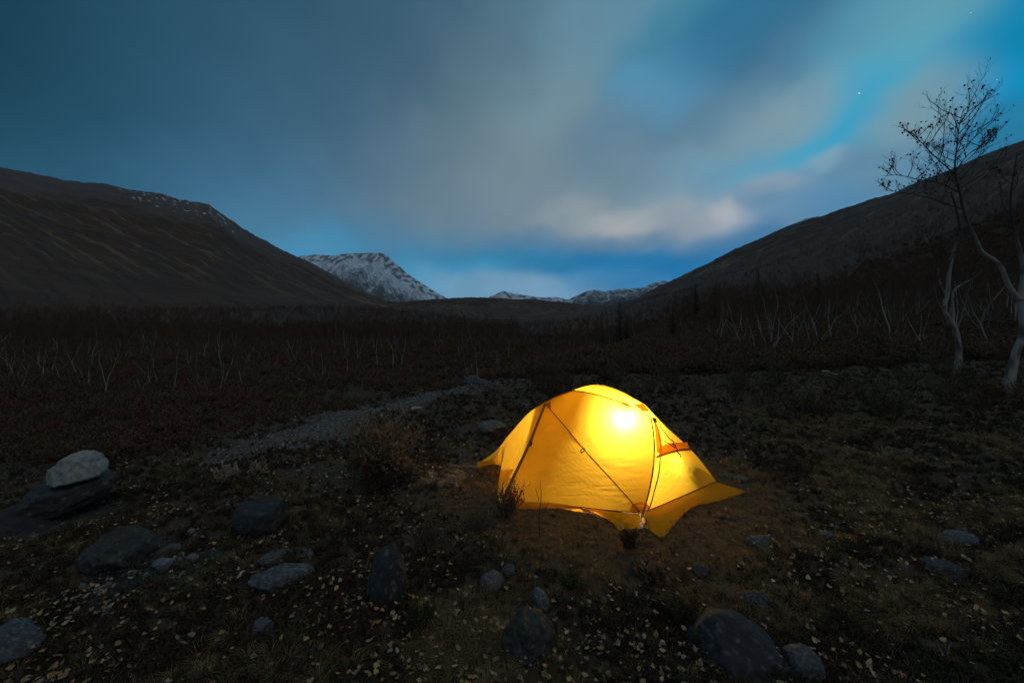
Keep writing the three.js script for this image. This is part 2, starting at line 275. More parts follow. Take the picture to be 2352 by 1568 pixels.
// ---------------------------------------------------------------- the tent
{
  const fabric = (r, g, b, k) => new THREE.MeshPhysicalMaterial({ color: new THREE.Color().setRGB(r, g, b), roughness: 1, transmission: k, thickness: 0, side: THREE.DoubleSide, specularIntensity: 0.12, ior: 1.3 });
  const fly = fabric(0.94, 0.545, 0.034, 0.42), doubled = fabric(0.90, 0.36, 0.012, 0.42), skirt = fabric(0.93, 0.46, 0.02, 0.55), tape = fabric(0.42, 0.15, 0.02, 0.2);
  const dark = new THREE.MeshStandardMaterial({ color: new THREE.Color().setRGB(0.05, 0.03, 0.015), roughness: 0.8 });
  const metal = new THREE.MeshStandardMaterial({ color: new THREE.Color().setRGB(0.4, 0.4, 0.42), roughness: 0.45, metalness: 0.8 });
  const sheetMat = new THREE.MeshStandardMaterial({ color: new THREE.Color().setRGB(0.07, 0.055, 0.04), roughness: 0.9, side: THREE.DoubleSide });
  const O = V(0.95, 0, -5.15), tent = thing('camping_tent', 'glowing yellow dome tent with orange flaps lit from inside', 'tent', null, O);
  const line = (...p) => { const c = new THREE.CatmullRomCurve3(p, false, 'centripetal'); return (t) => c.getPoint(clamp(t)); };
  const seg = (a, b) => (t) => a.clone().lerp(b, t);
  // corners and hubs of the frame (metres; found from the sight lines through the photograph)
  const L = P(1151, 1154, 4.44), F = P(1472, 1178, 4.0), A = P(1251, 924, 4.62), B = P(1321, 897, 4.78), C = P(1494, 957, 4.46), FM = P(1504, 1056, 4.24), FL = P(1494, 1122, 4.10);
  const A2 = V(0.98, 0.80, -5.75), B2 = V(1.36, 0.885, -5.85), C2 = V(1.72, 0.7, -5.6), BL = V(0.6, 0.02, -6.15), BR = V(1.95, 0.02, -5.9);
  const T4 = P(1480, 928, 4.85), VT = P(1646, 1105, 4.72), VM1 = P(1528, 978, 4.8), VM2 = P(1589, 1034, 4.76);
  const ML = P(1166, 1002, 5.0), G = P(1140, 1151, 4.52), TL = P(1098, 1064, 5.5);
  // a patch of cloth between four curves, with slack and creases across it
  function patch(bottom, top, left, right, bulge, crease, seed, nu = 56, nv = 56) {
    const at = (u, v) => {
      const b = bottom(u), t = top(u), l = left(v), r = right(v), q = V();
      const c00 = bottom(0), c10 = bottom(1), c01 = top(0), c11 = top(1);
      for (const k of ['x', 'y', 'z']) q[k] = (1 - v) * b[k] + v * t[k] + (1 - u) * l[k] + u * r[k] - ((1 - u) * (1 - v) * c00[k] + u * (1 - v) * c10[k] + (1 - u) * v * c01[k] + u * v * c11[k]);
      return q;
    };
    const nrm = (u, v) => { const e = 0.01, a = at(Math.min(1, u + e), v).sub(at(Math.max(0, u - e), v)), b = at(u, Math.min(1, v + e)).sub(at(u, Math.max(0, v - e))); return a.cross(b).normalize(); };
    const full = (u, v) => {
      const hold = Math.min(1, 7 * Math.min(u, 1 - u, v, 1 - v)), fan = n2(u * 2.2 + seed, v * 9 + 3 * u + seed), fold = 1 - Math.abs(n2b(u * 1.6 + v * 1.4 + seed, v * 17 - u * 5));
      return at(u, v).addScaledVector(nrm(u, v), bulge * 16 * u * (1 - u) * v * (1 - v) + hold * crease * (0.3 * fan + 1.3 * Math.pow(fold, 7)) * (0.4 + 0.6 * (1 - v)));
    };
    const p = [], uv = [], idx = [];
    for (let j = 0; j <= nv; j++) for (let i = 0; i <= nu; i++) { const q = full(i / nu, j / nv).sub(O); p.push(q.x, q.y, q.z); uv.push(i / nu, j / nv); }
    for (let j = 0; j < nv; j++) for (let i = 0; i < nu; i++) { const a = j * (nu + 1) + i; idx.push(a, a + 1, a + nu + 1, a + 1, a + nu + 2, a + nu + 1); }
    const g = new THREE.BufferGeometry(); g.setAttribute('position', new THREE.Float32BufferAttribute(p, 3)); g.setAttribute('uv', new THREE.Float32BufferAttribute(uv, 2)); g.setIndex(idx); g.computeVertexNormals();
    // the spot on the cloth that a sight line meets, and the way it faces there
    const spot = (px, py, off = 0.006) => {
      let best = 1e9, bu = 0.5, bv = 0.5;
      const err = (u, v) => { const q = full(u, v), d = -q.z; return Math.hypot(CX + FOC * q.x / d - px, HZ - FOC * (q.y - EYE) / d - py); };
      for (let i = 0; i <= 20; i++) for (let j = 0; j <= 20; j++) { const e = err(i / 20, j / 20); if (e < best) { best = e; bu = i / 20; bv = j / 20; } }
      for (let s = 0.04; s > 0.0006; s *= 0.6) for (let m = 0; m < 3; m++) for (const [a, b] of [[s, 0], [-s, 0], [0, s], [0, -s]]) { const u = clamp(bu + a), v = clamp(bv + b), e = err(u, v); if (e < best) { best = e; bu = u; bv = v; } }
      const q = full(bu, bv), n = nrm(bu, bv), eye = V(0, EYE, 0).sub(q); if (n.dot(eye) < 0) n.negate();
      return q.addScaledVector(n, off);
    };
    return { g, full, spot };
  }
  const wall = patch(line(L, P(1205, 1163, 4.40), P(1267, 1158, 4.37), P(1376, 1171, 4.2), F), line(A, P(1283, 909, 4.71), B, P(1366, 904, 4.75), P(1430, 925, 4.61), C), line(L, P(1178, 1097, 4.50), P(1219, 1008, 4.57), A), line(F, FL, FM, P(1503, 1000, 4.37), C), 0.03, 0.0026, 2, 110, 110);
  mesh('front_wall', wall.g, fly, tent);
  const roof = patch(line(A, P(1283, 909, 4.71), B, P(1366, 904, 4.75), P(1430, 925, 4.61), C), line(A2, B2, C2), line(A, V(0.66, 0.94, -5.15), A2), line(C, P(1478, 928, 4.9), C2), 0.0, 0.004, 5);
  mesh('roof', roof.g, fly, tent);
  mesh('rear_wall', patch(seg(BL, BR), line(A2, B2, C2), seg(BL, A2), seg(BR, C2), -0.03, 0.005, 7, 30, 30).g, fly, tent);
  const porch = patch(line(F, P(1520, 1160, 4.2), P(1590, 1130, 4.48), VT), line(C, P(1489, 942, 4.66), T4), line(F, FL, FM, P(1503, 1000, 4.37), C), line(VT, VM2, VM1, T4), 0.0, 0.003, 11, 70, 70);
  const vest = mesh('vestibule', porch.g, fly, tent);
  mesh('vestibule_back', patch(seg(BR, VT), line(C2, P(1482, 932, 5.2), T4), seg(BR, C2), line(VT, VM2, VM1, T4), 0.02, 0.004, 12, 30, 30).g, fly, tent);
  mesh('vestibule', patch(seg(G, L), line(ML, P(1215, 948, 4.8), A), line(G, P(1148, 1090, 4.75), ML), line(L, P(1178, 1097, 4.50), P(1219, 1008, 4.57), A), 0.0, 0.006, 15, 40, 40).g, fly, tent);
  mesh('vestibule_back', patch(seg(TL, BL), line(ML, V(0.35, 0.72, -5.3), A2), line(TL, P(1138, 1036, 5.3), ML), seg(BL, A2), 0.02, 0.004, 16, 30, 30).g, fly, tent);
  mesh('vestibule_roof', patch(line(ML, P(1215, 948, 4.8), A), line(V(0.35, 0.72, -5.3), A2), seg(ML, V(0.35, 0.72, -5.3)), line(A, V(0.66, 0.94, -5.15), A2), 0.015, 0.003, 17, 20, 20).g, fly, tent);
  // loose flaps round the hem
  const hem = 0.012;
  const gp = (px, py, up = hem) => groundAt(px, py).add(V(0, up, 0));
  const flap = (name, top, bottom, seed, b = 0.012) => mesh(name, patch(bottom, top, seg(bottom(0), top(0)), seg(bottom(1), top(1)), b, 0.012, seed, 40, 12).g, skirt, tent);
  flap('hem_flap', line(P(1330, 1166, 4.25), P(1376, 1171, 4.19), P(1430, 1177, 4.07), P(1469, 1179, 3.995)), line(gp(1345, 1174, 0.03), gp(1382, 1185), gp(1408, 1204), gp(1425, 1221), gp(1446, 1217), gp(1470, 1216)), 31);
  flap('hem_flap', line(L.clone().add(V(0, 0.07, 0.01)), P(1215, 1152, 4.38), P(1267, 1154, 4.36), P(1330, 1164, 4.248)), line(gp(1154, 1166, -0.01), gp(1215, 1168, -0.01), gp(1267, 1166, -0.01), gp(1345, 1176, -0.01)), 33);
  flap('hem_flap', line(P(1474, 1180, 3.99), P(1520, 1161, 4.19), P(1590, 1131, 4.47), VT.clone().add(V(0, -0.005, 0.01))), line(gp(1477, 1206), gp(1500, 1226), gp(1519, 1238), gp(1545, 1212), gp(1574, 1181), gp(1604, 1162), gp(1631, 1158), gp(1672, 1146), gp(1718, 1132)), 35, 0.03);
  flap('hem_flap', line(P(1152, 1022, 5.2), P(1140, 1048, 5.3), P(1122, 1056, 5.35), P(1097, 1060, 5.4)), line(P(1152, 1070, 5.15), P(1136, 1066, 5.28), P(1120, 1068, 5.33), P(1096, 1073, 5.38)), 37, 0.0);
  mesh('inner_wall', patch(seg(L.clone().add(V(0.06, -0.03, -0.06)), BL), line(L.clone().add(V(0.14, 0.3, -0.12)), V(0.4, 0.36, -5.3), BL.clone().add(V(0.04, 0.3, 0.04))), seg(L.clone().add(V(0.06, -0.03, -0.06)), L.clone().add(V(0.14, 0.3, -0.12))), seg(BL, BL.clone().add(V(0.04, 0.3, 0.04))), 0, 0.004, 41, 24, 8).g, fly, tent);
  // floor inside
  { const s = new THREE.Shape([L, F, BR, BL].map((p) => p.clone().lerp(V(0.95, 0, -5.15), 0.14)).map((p) => new THREE.Vector2(p.x - O.x, -(p.z - O.z)))); const g = new THREE.ShapeGeometry(s); g.rotateX(-Math.PI / 2); g.translate(0, 0.03, 0); mesh('groundsheet', g, sheetMat, tent); }
  // poles, sleeves, seams, straps
  const tubeOn = (name, pts, rad, mat, parent = tent, n = 30, sides = 6) => { const g = new Geo(); g.tube(curve(pts.map((p) => p.clone().sub(O)), n), rad, [1, 1, 1], sides); return mesh(name, g.done(), mat, parent); };
  const ribbon = (name, pts, w, mat, parent = tent) => {   // a flat tape on the cloth, facing the way its cloth faces
    const c = curve(pts, 28), p = [], idx = [];
    c.forEach((q, k) => { const t = c[Math.min(c.length - 1, k + 1)].clone().sub(c[Math.max(0, k - 1)]), s = t.cross(V(0, EYE, 0).sub(q)).normalize().multiplyScalar((typeof w === 'function' ? w(k / 28) : w) / 2), r = q.clone().sub(O); p.push(r.x - s.x, r.y - s.y, r.z - s.z, r.x + s.x, r.y + s.y, r.z + s.z); });
    for (let k = 0; k < c.length - 1; k++) idx.push(2 * k, 2 * k + 1, 2 * k + 2, 2 * k + 1, 2 * k + 3, 2 * k + 2);
    const g = new THREE.BufferGeometry(); g.setAttribute('position', new THREE.Float32BufferAttribute(p, 3)); g.setIndex(idx); g.computeVertexNormals(); return mesh(name, g, mat, parent);
  };
  const on = (pt, list, off) => list.map(([x, y]) => pt.spot(x, y, off));
  ribbon('pole_sleeve', on(wall, [[1251, 926], [1236, 965], [1218, 1012], [1196, 1060], [1174, 1107], [1160, 1140]], 0.012), (t) => 0.022 + 0.012 * t, tape);
  tubeOn('pole', [F.clone().add(V(0, -0.03, 0.03)), FL.clone().add(V(-0.01, 0, 0.012)), FM.clone().add(V(-0.01, 0, 0.012)), P(1502, 1000, 4.355), C.clone().add(V(0, 0, 0.02))], 0.0075, tape);
  tubeOn('pole', on(wall, [[1251, 926], [1300, 982], [1342, 1033], [1398, 1094], [1450, 1152], [1470, 1176]], 0.006), 0.0062, tape);
  tubeOn('pole', [A, P(1283, 908, 4.71), P(1321, 896, 4.77)], 0.006, tape);
  tubeOn('seam', [P(1321, 898, 4.765), P(1366, 905, 4.735), P(1430, 926, 4.595), P(1490, 955, 4.445)], 0.0055, tape);
  tubeOn('seam', on(porch, [[1474, 1177], [1520, 1159], [1590, 1129], [1645, 1105]], 0.006), 0.0045, tape);
  tubeOn('seam', on(wall, [[1300, 1161], [1376, 1170], [1430, 1175], [1468, 1177]], 0.01), 0.0045, tape);
  ribbon('zipper', on(porch, [[1515, 1050], [1512, 1085], [1503, 1122], [1493, 1158], [1486, 1176]], 0.008), 0.011, dark, vest);
  ribbon('door_strap', on(porch, [[1499, 962], [1508, 985], [1514, 1012], [1515, 1045]], 0.009), 0.03, tape, vest);
  ribbon('door_strap', on(porch, [[1505, 1050], [1525, 1043], [1558, 1035], [1587, 1031]], 0.011), 0.024, tape, vest);
  ribbon('door_band', on(porch, [[1516, 1034], [1545, 1026], [1583, 1021]], 0.007), 0.075, doubled, vest);
  ribbon('door_band', on(porch, [[1503, 975], [1507, 1005], [1508, 1040]], 0.007), 0.045, doubled, vest);
  // reinforced corner, hub patch, vent hood
  const poly = (name, pts, mat) => { const c = pts.reduce((a, p) => a.add(p), V(0, 0, 0)).multiplyScalar(1 / pts.length), p = [], idx = []; [c, ...pts].forEach((q) => { const r = q.clone().sub(O); p.push(r.x, r.y, r.z); }); pts.forEach((_, k) => idx.push(0, 1 + k, 1 + (k + 1) % pts.length)); const g = new THREE.BufferGeometry(); g.setAttribute('position', new THREE.Float32BufferAttribute(p, 3)); g.setIndex(idx); g.computeVertexNormals(); return mesh(name, g, mat, tent); };
  poly('corner_patch', [...on(wall, [[1447, 1174], [1453, 1158], [1478, 1153]], 0.009), ...on(porch, [[1480, 1153], [1494, 1165]], 0.009), F.clone().add(V(0, 0, 0.02))], doubled);
  poly('corner_patch', on(wall, [[1156, 1150], [1166, 1122], [1184, 1135], [1214, 1160]], 0.009), doubled);
  poly('hub_patch', on(wall, [[1252, 928], [1264, 920], [1264, 938]], 0.009), tape);
  poly('hub_patch', on(porch, [[1494, 958], [1506, 962], [1508, 972], [1499, 970]], 0.012), dark);
  const hood = [P(1450, 932, 4.70), P(1478, 927, 4.78), P(1491, 942, 4.62), P(1474, 945, 4.55)];
  poly('vent_hood', hood, doubled);
  ribbon('vent_edge', [hood[0], hood[1].clone().lerp(hood[0], 0.4).add(V(0, 0.004, 0.01)), hood[1]], 0.008, tape);
  ribbon('vent_edge', [hood[0], hood[3].clone().lerp(hood[0], 0.5).add(V(0, 0.002, 0.01)), hood[3], hood[2]], 0.008, tape);
  poly('logo_tag', on(wall, [[1179, 1126], [1190, 1127], [1189, 1137], [1186, 1133]], 0.009), dark);
  // toggles, guy line with its tangle, pegs
  tubeOn('toggle', on(wall, [[1344, 1034], [1338, 1040], [1334, 1037], [1340, 1030], [1345, 1032]], 0.016), 0.004, dark);
  tubeOn('toggle', on(wall, [[1336, 1038], [1337, 1043]], 0.018), 0.003, dark);
  tubeOn('toggle', on(wall, [[1220, 1013], [1218, 1023]], 0.02), 0.011, dark, tent, 6);
  tubeOn('toggle', on(wall, [[1377, 1171], [1375, 1180]], 0.014), 0.006, tape, tent, 6);
  tubeOn('toggle', on(porch, [[1628, 1112], [1627, 1121]], 0.012), 0.005, tape, tent, 6);
  tubeOn('guy_line', on(porch, [[1508, 972], [1520, 990], [1532, 1006], [1540, 1013]], 0.02), 0.005, tape);
  tubeOn('guy_line', on(porch, [[1523, 1014], [1536, 1022], [1549, 1031]], 0.02), 0.0045, dark);
  tubeOn('guy_line', on(porch, [[1540, 1012], [1544, 1018], [1541, 1022], [1548, 1024], [1546, 1030], [1551, 1031], [1552, 1040], [1557, 1044], [1559, 1051]], 0.024), 0.006, dark, tent, 50);
  const peg = (px, py) => { const q = groundAt(px, py).add(V(0, 0.05, 0)); tubeOn('peg', [q, q.clone().add(V(0.012, -0.11, 0.02))], 0.005, metal, tent, 4); return q; };
  peg(1519, 1236); peg(1426, 1219); peg(1718, 1131); peg(1096, 1070);
  tubeOn('pole_tip', [F.clone().add(V(0, 0.0, 0.03)), F.clone().add(V(0.025, -0.02, 0.08)), gp(1476, 1204, -0.03)], 0.008, metal, tent, 8);
  tubeOn('guy_line', [P(1156, 1106, 4.55), P(1151, 1140, 4.50), gp(1146, 1160, 0)], 0.004, dark);

  // lantern under the roof, close behind the front wall; a smaller lamp stands in the porch
  const lamp = (name, label, p, glow, power, s, hang) => {
    const t = thing(name, label, 'lantern', null, p);
    const gl = mesh('globe', new THREE.SphereGeometry(0.03 * s, 20, 14).scale(1, 1.25, 1), new THREE.MeshStandardMaterial({ color: new THREE.Color(1, 0.95, 0.85), emissive: new THREE.Color(1, 0.86, 0.6), emissiveIntensity: glow, roughness: 0.6 }), t);
    mesh('cap', new THREE.CylinderGeometry(0.012 * s, 0.026 * s, 0.02 * s, 18).translate(0, 0.05 * s, 0), dark, t);
    const g = new Geo(); g.tube(hang.map((q) => q.clone().sub(p)), 0.0025, [1, 1, 1], 5); mesh('hook', g.done(), dark, t);
    const l = new THREE.PointLight(new THREE.Color(1, 0.93, 0.8), power, 0, 2); l.position.copy(p); l.castShadow = true; l.shadow.radius = 1.5 * s; l.name = 'lantern_bulb'; scene.add(l);
    return gl;
  };
  const lp = wall.spot(1434, 962, -0.12);
  lamp('lantern', 'bright round lantern hanging inside the tent behind the front wall', lp, 30, 8.0, 1, curve([lp.clone().add(V(0, 0.05, 0)), lp.clone().add(V(0.0, 0.1, -0.02)), lp.clone().add(V(-0.02, 0.15, -0.12))], 6));
  const l2 = porch.spot(1553, 1056, -0.09);
  lamp('small_lantern', 'small dim lantern in the porch of the tent behind the door', l2, 6, 0.26, 0.7, curve([l2.clone().add(V(0, 0.035, 0)), l2.clone().add(V(0, 0.2, -0.05)), l2.clone().add(V(-0.05, 0.3, -0.1))], 6));
}

// a rucksack in the porch: the light inside throws its soft outline on the cloth
{
  const p = onGround(1.77, -4.7), t = thing('rucksack', 'dark rucksack standing in the tent porch seen only as a shadow on the cloth', 'rucksack', null, p); t.rotation.y = 0.5;
  const cloth = new THREE.MeshStandardMaterial({ color: new THREE.Color().setRGB(0.05, 0.055, 0.06), roughness: 0.9 });
  const lump = (name, w, h, d, x, y, z, seed) => { const g = mergeVertices(new THREE.BoxGeometry(w, h, d, 10, 12, 8).deleteAttribute('uv').deleteAttribute('normal')), a = g.attributes.position, q = V(); for (let k = 0; k < a.count; k++) { q.fromBufferAttribute(a, k); const r = Math.pow(Math.pow(Math.abs(q.x * 2 / w), 4) + Math.pow(Math.abs(q.y * 2 / h), 4) + Math.pow(Math.abs(q.z * 2 / d), 4), 0.25) / Math.max(Math.abs(q.x * 2 / w), Math.abs(q.y * 2 / h), Math.abs(q.z * 2 / d), 1e-6); q.divideScalar(r).multiplyScalar(1 + 0.05 * n3(q.x * 9 + seed, q.y * 9, q.z * 9)); a.setXYZ(k, q.x, q.y, q.z); } g.translate(x, y, z); g.computeVertexNormals(); return mesh(name, g, cloth, t); };
  lump('body', 0.26, 0.3, 0.16, 0, 0.14, 0, 1); lump('lid', 0.25, 0.08, 0.17, 0, 0.3, 0.01, 2); lump('pocket', 0.18, 0.14, 0.06, 0, 0.11, 0.09, 3);
  for (const sx of [-0.07, 0.07]) { const g = new Geo(); g.tube(curve([V(sx, 0.28, -0.08), V(sx * 1.3, 0.2, -0.13), V(sx * 1.2, 0.08, -0.1), V(sx, 0.04, -0.08)], 10), 0.012, [1, 1, 1], 6); mesh('strap', g.done(), cloth, t); }
}

// ---------------------------------------------------------------- stones
function rockGeo(seed, sx, sy, sz, o = {}) {
  const r = rng(seed), cuts = []; for (let k = 0; k < (o.cuts ?? 7) + 4; k++) { const n = V(r() * 2 - 1, r() * 1.6 - 0.7, r() * 2 - 1).normalize(); cuts.push([n, 0.66 + 0.3 * r()]); }
  for (const [x, y, z, d] of o.planes ?? []) cuts.push([V(x, y, z).normalize(), d]);
  let g = mergeVertices(new THREE.IcosahedronGeometry(1, o.detail ?? 14).deleteAttribute('uv').deleteAttribute('normal')), p = g.attributes.position, q = V(), col = [];
  const tone = o.tone ?? [0.1, 0.1, 0.105], lich = o.lichen ?? 0.3;
  for (let k = 0; k < p.count; k++) {
    q.fromBufferAttribute(p, k).normalize(); let m = 1;
    for (const [n, d] of cuts) { const c = q.dot(n); if (c > 0.05) { const lim = d / c; m = m > lim ? lerp(m, lim, o.sharp ?? 0.94) : m; } }
    const mean = Math.cbrt(sx * sy * sz), w = V(q.x * sx / mean, q.y * sy / mean, q.z * sz / mean);
    m *= 1 + (o.rough ?? 0.05) * (n3(q.x * 2 + seed, q.y * 2, q.z * 2) + 0.5 * n3(q.x * 5, q.y * 5 + seed, q.z * 5)) + 0.02 * n3(w.x * 11, w.y * 11, w.z * 11 + seed) + 0.01 * n3(w.x * 26, w.y * 26 + seed, w.z * 26);
    const a = n3(w.x * 3 + seed, w.y * 3, w.z * 3), b = n3(w.x * 9, w.y * 9, w.z * 9 + seed), c = n3(w.x * 26 + seed, w.y * 26, w.z * 26), li = sst(0.25, 0.55, 0.6 * b + 0.4 * a + (lich - 0.3)), mo = o.moss ? sst(0, 0.4, a * 0.7 + b * 0.4 + o.moss - 0.5 + 0.3 * q.y) : 0;
    const f = 1 + 0.25 * a + 0.2 * b + 0.25 * c;
    let v = tone.map((t) => t * f * 0.55); v = v.map((t, i) => lerp(t, [0.3, 0.31, 0.29][i] * (1 + 0.3 * c), li * 0.3)); v = v.map((t, i) => lerp(t, [0.05, 0.05, 0.014][i] * (1 + 0.6 * c), mo));
    col.push(...v); p.setXYZ(k, q.x * m * sx, q.y * m * sy, q.z * m * sz);
  }
  g.setAttribute('color', new THREE.Float32BufferAttribute(col, 3)); g.computeVertexNormals(); return g;
}
{
  // [label, px, py of its middle at the ground, half width, half height, half depth, sunk share, seed, options, turn]
  const grey = [0.13, 0.125, 0.125], dark = [0.055, 0.055, 0.06], pale = [0.55, 0.53, 0.48], brown = [0.1, 0.07, 0.055], blue = [0.13, 0.14, 0.155];
  const S = [
    ['round dark boulder half sunk left of the leafy bush', 588, 1222, 0.235, 0.2, 0.2, 0.15, 3, { cuts: 2, tone: dark, lichen: 0.1, rough: 0.04 }],
    ['upright dark stone slab with a rounded top in front of the tent', 884, 1384, 0.125, 0.29, 0.13, 0.22, 5, { cuts: 3, tone: dark, lichen: 0.25, rough: 0.04 }, 0.2],
    ['long flat grey lichen stone beside the fireplace', 640, 1345, 0.205, 0.085, 0.13, 0.1, 7, { cuts: 5, tone: blue, lichen: 0.5 }, 0.3],
    ['thin flat stone lying behind the long lichen stone', 645, 1292, 0.18, 0.04, 0.1, 0.1, 8, { cuts: 4, tone: grey, lichen: 0.3 }, 0.25],
    ['small angular blue grey stone near the bottom left of centre', 596, 1452, 0.065, 0.06, 0.06, 0.2, 9, { cuts: 8, tone: blue, lichen: 0.2 }, 0.5],
    ['pale rounded stone pair member between slab and tent', 1130, 1350, 0.085, 0.07, 0.08, 0.15, 12, { cuts: 3, tone: [0.2, 0.18, 0.165], lichen: 0.2 }],
    ['small knobbly stone behind the pale rounded stone', 1168, 1322, 0.05, 0.055, 0.05, 0.1, 13, { cuts: 4, tone: grey, lichen: 0.3 }],
    ['lichen topped knob stone crowning the mossy mound', 1240, 1405, 0.075, 0.1, 0.08, 0.1, 14, { cuts: 4, tone: blue, lichen: 0.7 }],
    ['dark rough mossy mound stone in the foreground', 1212, 1490, 0.16, 0.13, 0.17, 0.2, 15, { cuts: 2, tone: dark, lichen: 0.35, moss: 0.3, rough: 0.1 }],
    ['large dark flat boulder cut by the bottom edge', 1712, 1545, 0.21, 0.2, 0.28, 0.25, 17, { cuts: 9, tone: dark, lichen: 0.15, rough: 0.04 }, 0.6],
    ['angular grey stone beside the large bottom boulder', 1852, 1548, 0.105, 0.085, 0.1, 0.15, 18, { cuts: 9, tone: grey, lichen: 0.25 }, 0.9],
    ['reddish angular stone on the grass right of the tent corner', 1612, 1322, 0.075, 0.06, 0.07, 0.2, 19, { cuts: 8, tone: brown, lichen: 0.25 }],
    ['low broken grey stone right of the tent flap', 1746, 1252, 0.105, 0.055, 0.09, 0.2, 20, { cuts: 8, tone: grey, lichen: 0.5, rough: 0.1 }],
    ['flat buried stone in the grass below the reddish stone', 1736, 1392, 0.1, 0.045, 0.09, 0.2, 21, { cuts: 6, tone: dark, lichen: 0.3 }],
    ['small pale blue stone among leaves right of the tent', 1906, 1238, 0.05, 0.045, 0.05, 0.2, 22, { cuts: 7, tone: blue, lichen: 0.4 }],
    ['low flat stone far right in the heath', 2216, 1244, 0.16, 0.06, 0.12, 0.3, 23, { cuts: 6, tone: blue, lichen: 0.3 }],
    ['wide flat slab sunk in the heath on the right', 2180, 1312, 0.2, 0.05, 0.14, 0.3, 24, { cuts: 6, tone: dark, lichen: 0.3 }],
    ['flat stone lying just off the tip of the right flap', 1704, 1106, 0.09, 0.045, 0.08, 0.2, 25, { cuts: 7, tone: grey, lichen: 0.4 }],
    ['small flat stone next to the right flap tip', 1676, 1098, 0.06, 0.03, 0.06, 0.2, 26, { cuts: 7, tone: grey, lichen: 0.3 }],
    ['dark flat stone under the edge of the right flap', 1654, 1190, 0.06, 0.03, 0.05, 0.2, 27, { cuts: 7, tone: brown, lichen: 0.2 }],
    ['grey stone behind the tent on its left', 1130, 990, 0.24, 0.11, 0.2, 0.15, 28, { cuts: 5, tone: [0.19, 0.18, 0.17], lichen: 0.4 }],
    ['rounded boulder far behind at the end of the gravel', 1085, 883, 0.26, 0.2, 0.25, 0.2, 29, { cuts: 4, tone: grey, lichen: 0.3 }],
    ['low boulder beside the far rounded boulder', 1110, 886, 0.3, 0.14, 0.2, 0.2, 30, { cuts: 5, tone: grey, lichen: 0.3 }],
    ['mossy pointed stone standing on the flood plain', 585, 905, 0.38, 0.34, 0.3, 0.2, 31, { cuts: 8, tone: [0.16, 0.14, 0.09], lichen: 0.2, moss: 0.4 }],
    ['bluish stone cut by the left edge near the bottom', 8, 1504, 0.17, 0.1, 0.14, 0.2, 32, { cuts: 6, tone: blue, lichen: 0.3 }],
    ['pale stone on the rocky rim behind the tent', 1262, 820, 0.45, 0.22, 0.4, 0.2, 33, { cuts: 7, tone: grey, lichen: 0.4 }],
    ['second pale stone on the rocky rim behind the tent', 1330, 806, 0.5, 0.22, 0.4, 0.2, 34, { cuts: 7, tone: grey, lichen: 0.4 }],
    // by the fireplace
    ['long mossy boulder beside the fireplace', 262, 1298, 0.285, 0.2, 0.2, 0.2, 40, { cuts: 5, tone: [0.07, 0.072, 0.068], lichen: 0.3, moss: 0.1, rough: 0.08 }],
    ['rusty brown stone at the rim of the fireplace', 368, 1278, 0.065, 0.04, 0.05, 0.1, 41, { cuts: 7, tone: [0.16, 0.12, 0.09], lichen: 0.1 }],
    ['smooth violet grey pebble behind the fireplace', 394, 1264, 0.06, 0.03, 0.05, 0.05, 42, { cuts: 1, tone: [0.17, 0.16, 0.2], lichen: 0 }],
    ['pale bluish stone in the middle of the fireplace', 372, 1306, 0.085, 0.05, 0.06, 0.1, 43, { cuts: 8, tone: [0.26, 0.28, 0.33], lichen: 0.2 }],
    ['brown round stone right of the pale fireplace stone', 412, 1306, 0.06, 0.045, 0.05, 0.1, 44, { cuts: 4, tone: brown, lichen: 0.05 }],
    ['small light stone at the right of the fireplace', 438, 1288, 0.045, 0.03, 0.04, 0.1, 45, { cuts: 6, tone: [0.26, 0.26, 0.26], lichen: 0.2 }],
    ['small dark stone left of the pale fireplace stone', 346, 1300, 0.045, 0.035, 0.04, 0.1, 46, { cuts: 6, tone: dark, lichen: 0.1 }],
  ];
  for (const [label, px, py, a, b, c, sunk, seed, o, turn] of S) {
    const p = groundAt(px, py), m = mesh('stone', rockGeo(seed, a, b, c, o), M.rock); tag(m, label, 'stone'); m.position.copy(p); m.position.y = height(p.x, p.z - c * 0.2) + b * (0.62 - 2 * sunk) ; m.position.z -= c * 0.3; m.rotation.y = turn ?? 0;
    if (/stone slab with a rounded/.test(label)) m.rotation.z = -0.07;
  }
  // heap of slabs on the left: big boulder, two slabs, the pale one on top
  const heap = (label, p, a, b, c, seed, o, rot) => { const m = mesh('boulder', rockGeo(seed, a, b, c, o), M.rock); tag(m, label, 'boulder', 'heap of boulders at the left'); m.position.copy(p); m.rotation.set(...rot); return m; };
  const slab = { planes: [[0, 1, 0, 0.5], [0, -1, 0, 0.5], [1, 0.1, 0.3, 0.8], [-1, 0, 0.4, 0.85], [0.2, 0, 1, 0.75]], rough: 0.04 };
  heap('large black boulder at the bottom of the left heap', P(50, 1250, 4.1), 0.55, 0.42, 0.45, 60, { cuts: 4, tone: [0.05, 0.05, 0.052], lichen: 0.12, planes: [[0.5, 0.8, 0.2, 0.6], [-0.3, 0.9, 0.3, 0.75], [0.2, 0.1, 1, 0.7]] }, [0, 0.1, 0.1]);
  heap('tilted brown slab wedged low in the left heap', P(168, 1206, 4.3), 0.46, 0.25, 0.4, 61, { ...slab, cuts: 3, tone: [0.065, 0.05, 0.042], lichen: 0.1 }, [0.1, 0.1, -0.1]);
  heap('thick dark slab under the pale boulder', P(152, 1136, 4.35), 0.4, 0.22, 0.36, 62, { ...slab, cuts: 2, tone: [0.066, 0.06, 0.056], lichen: 0.2 }, [0.12, -0.1, 0.13]);
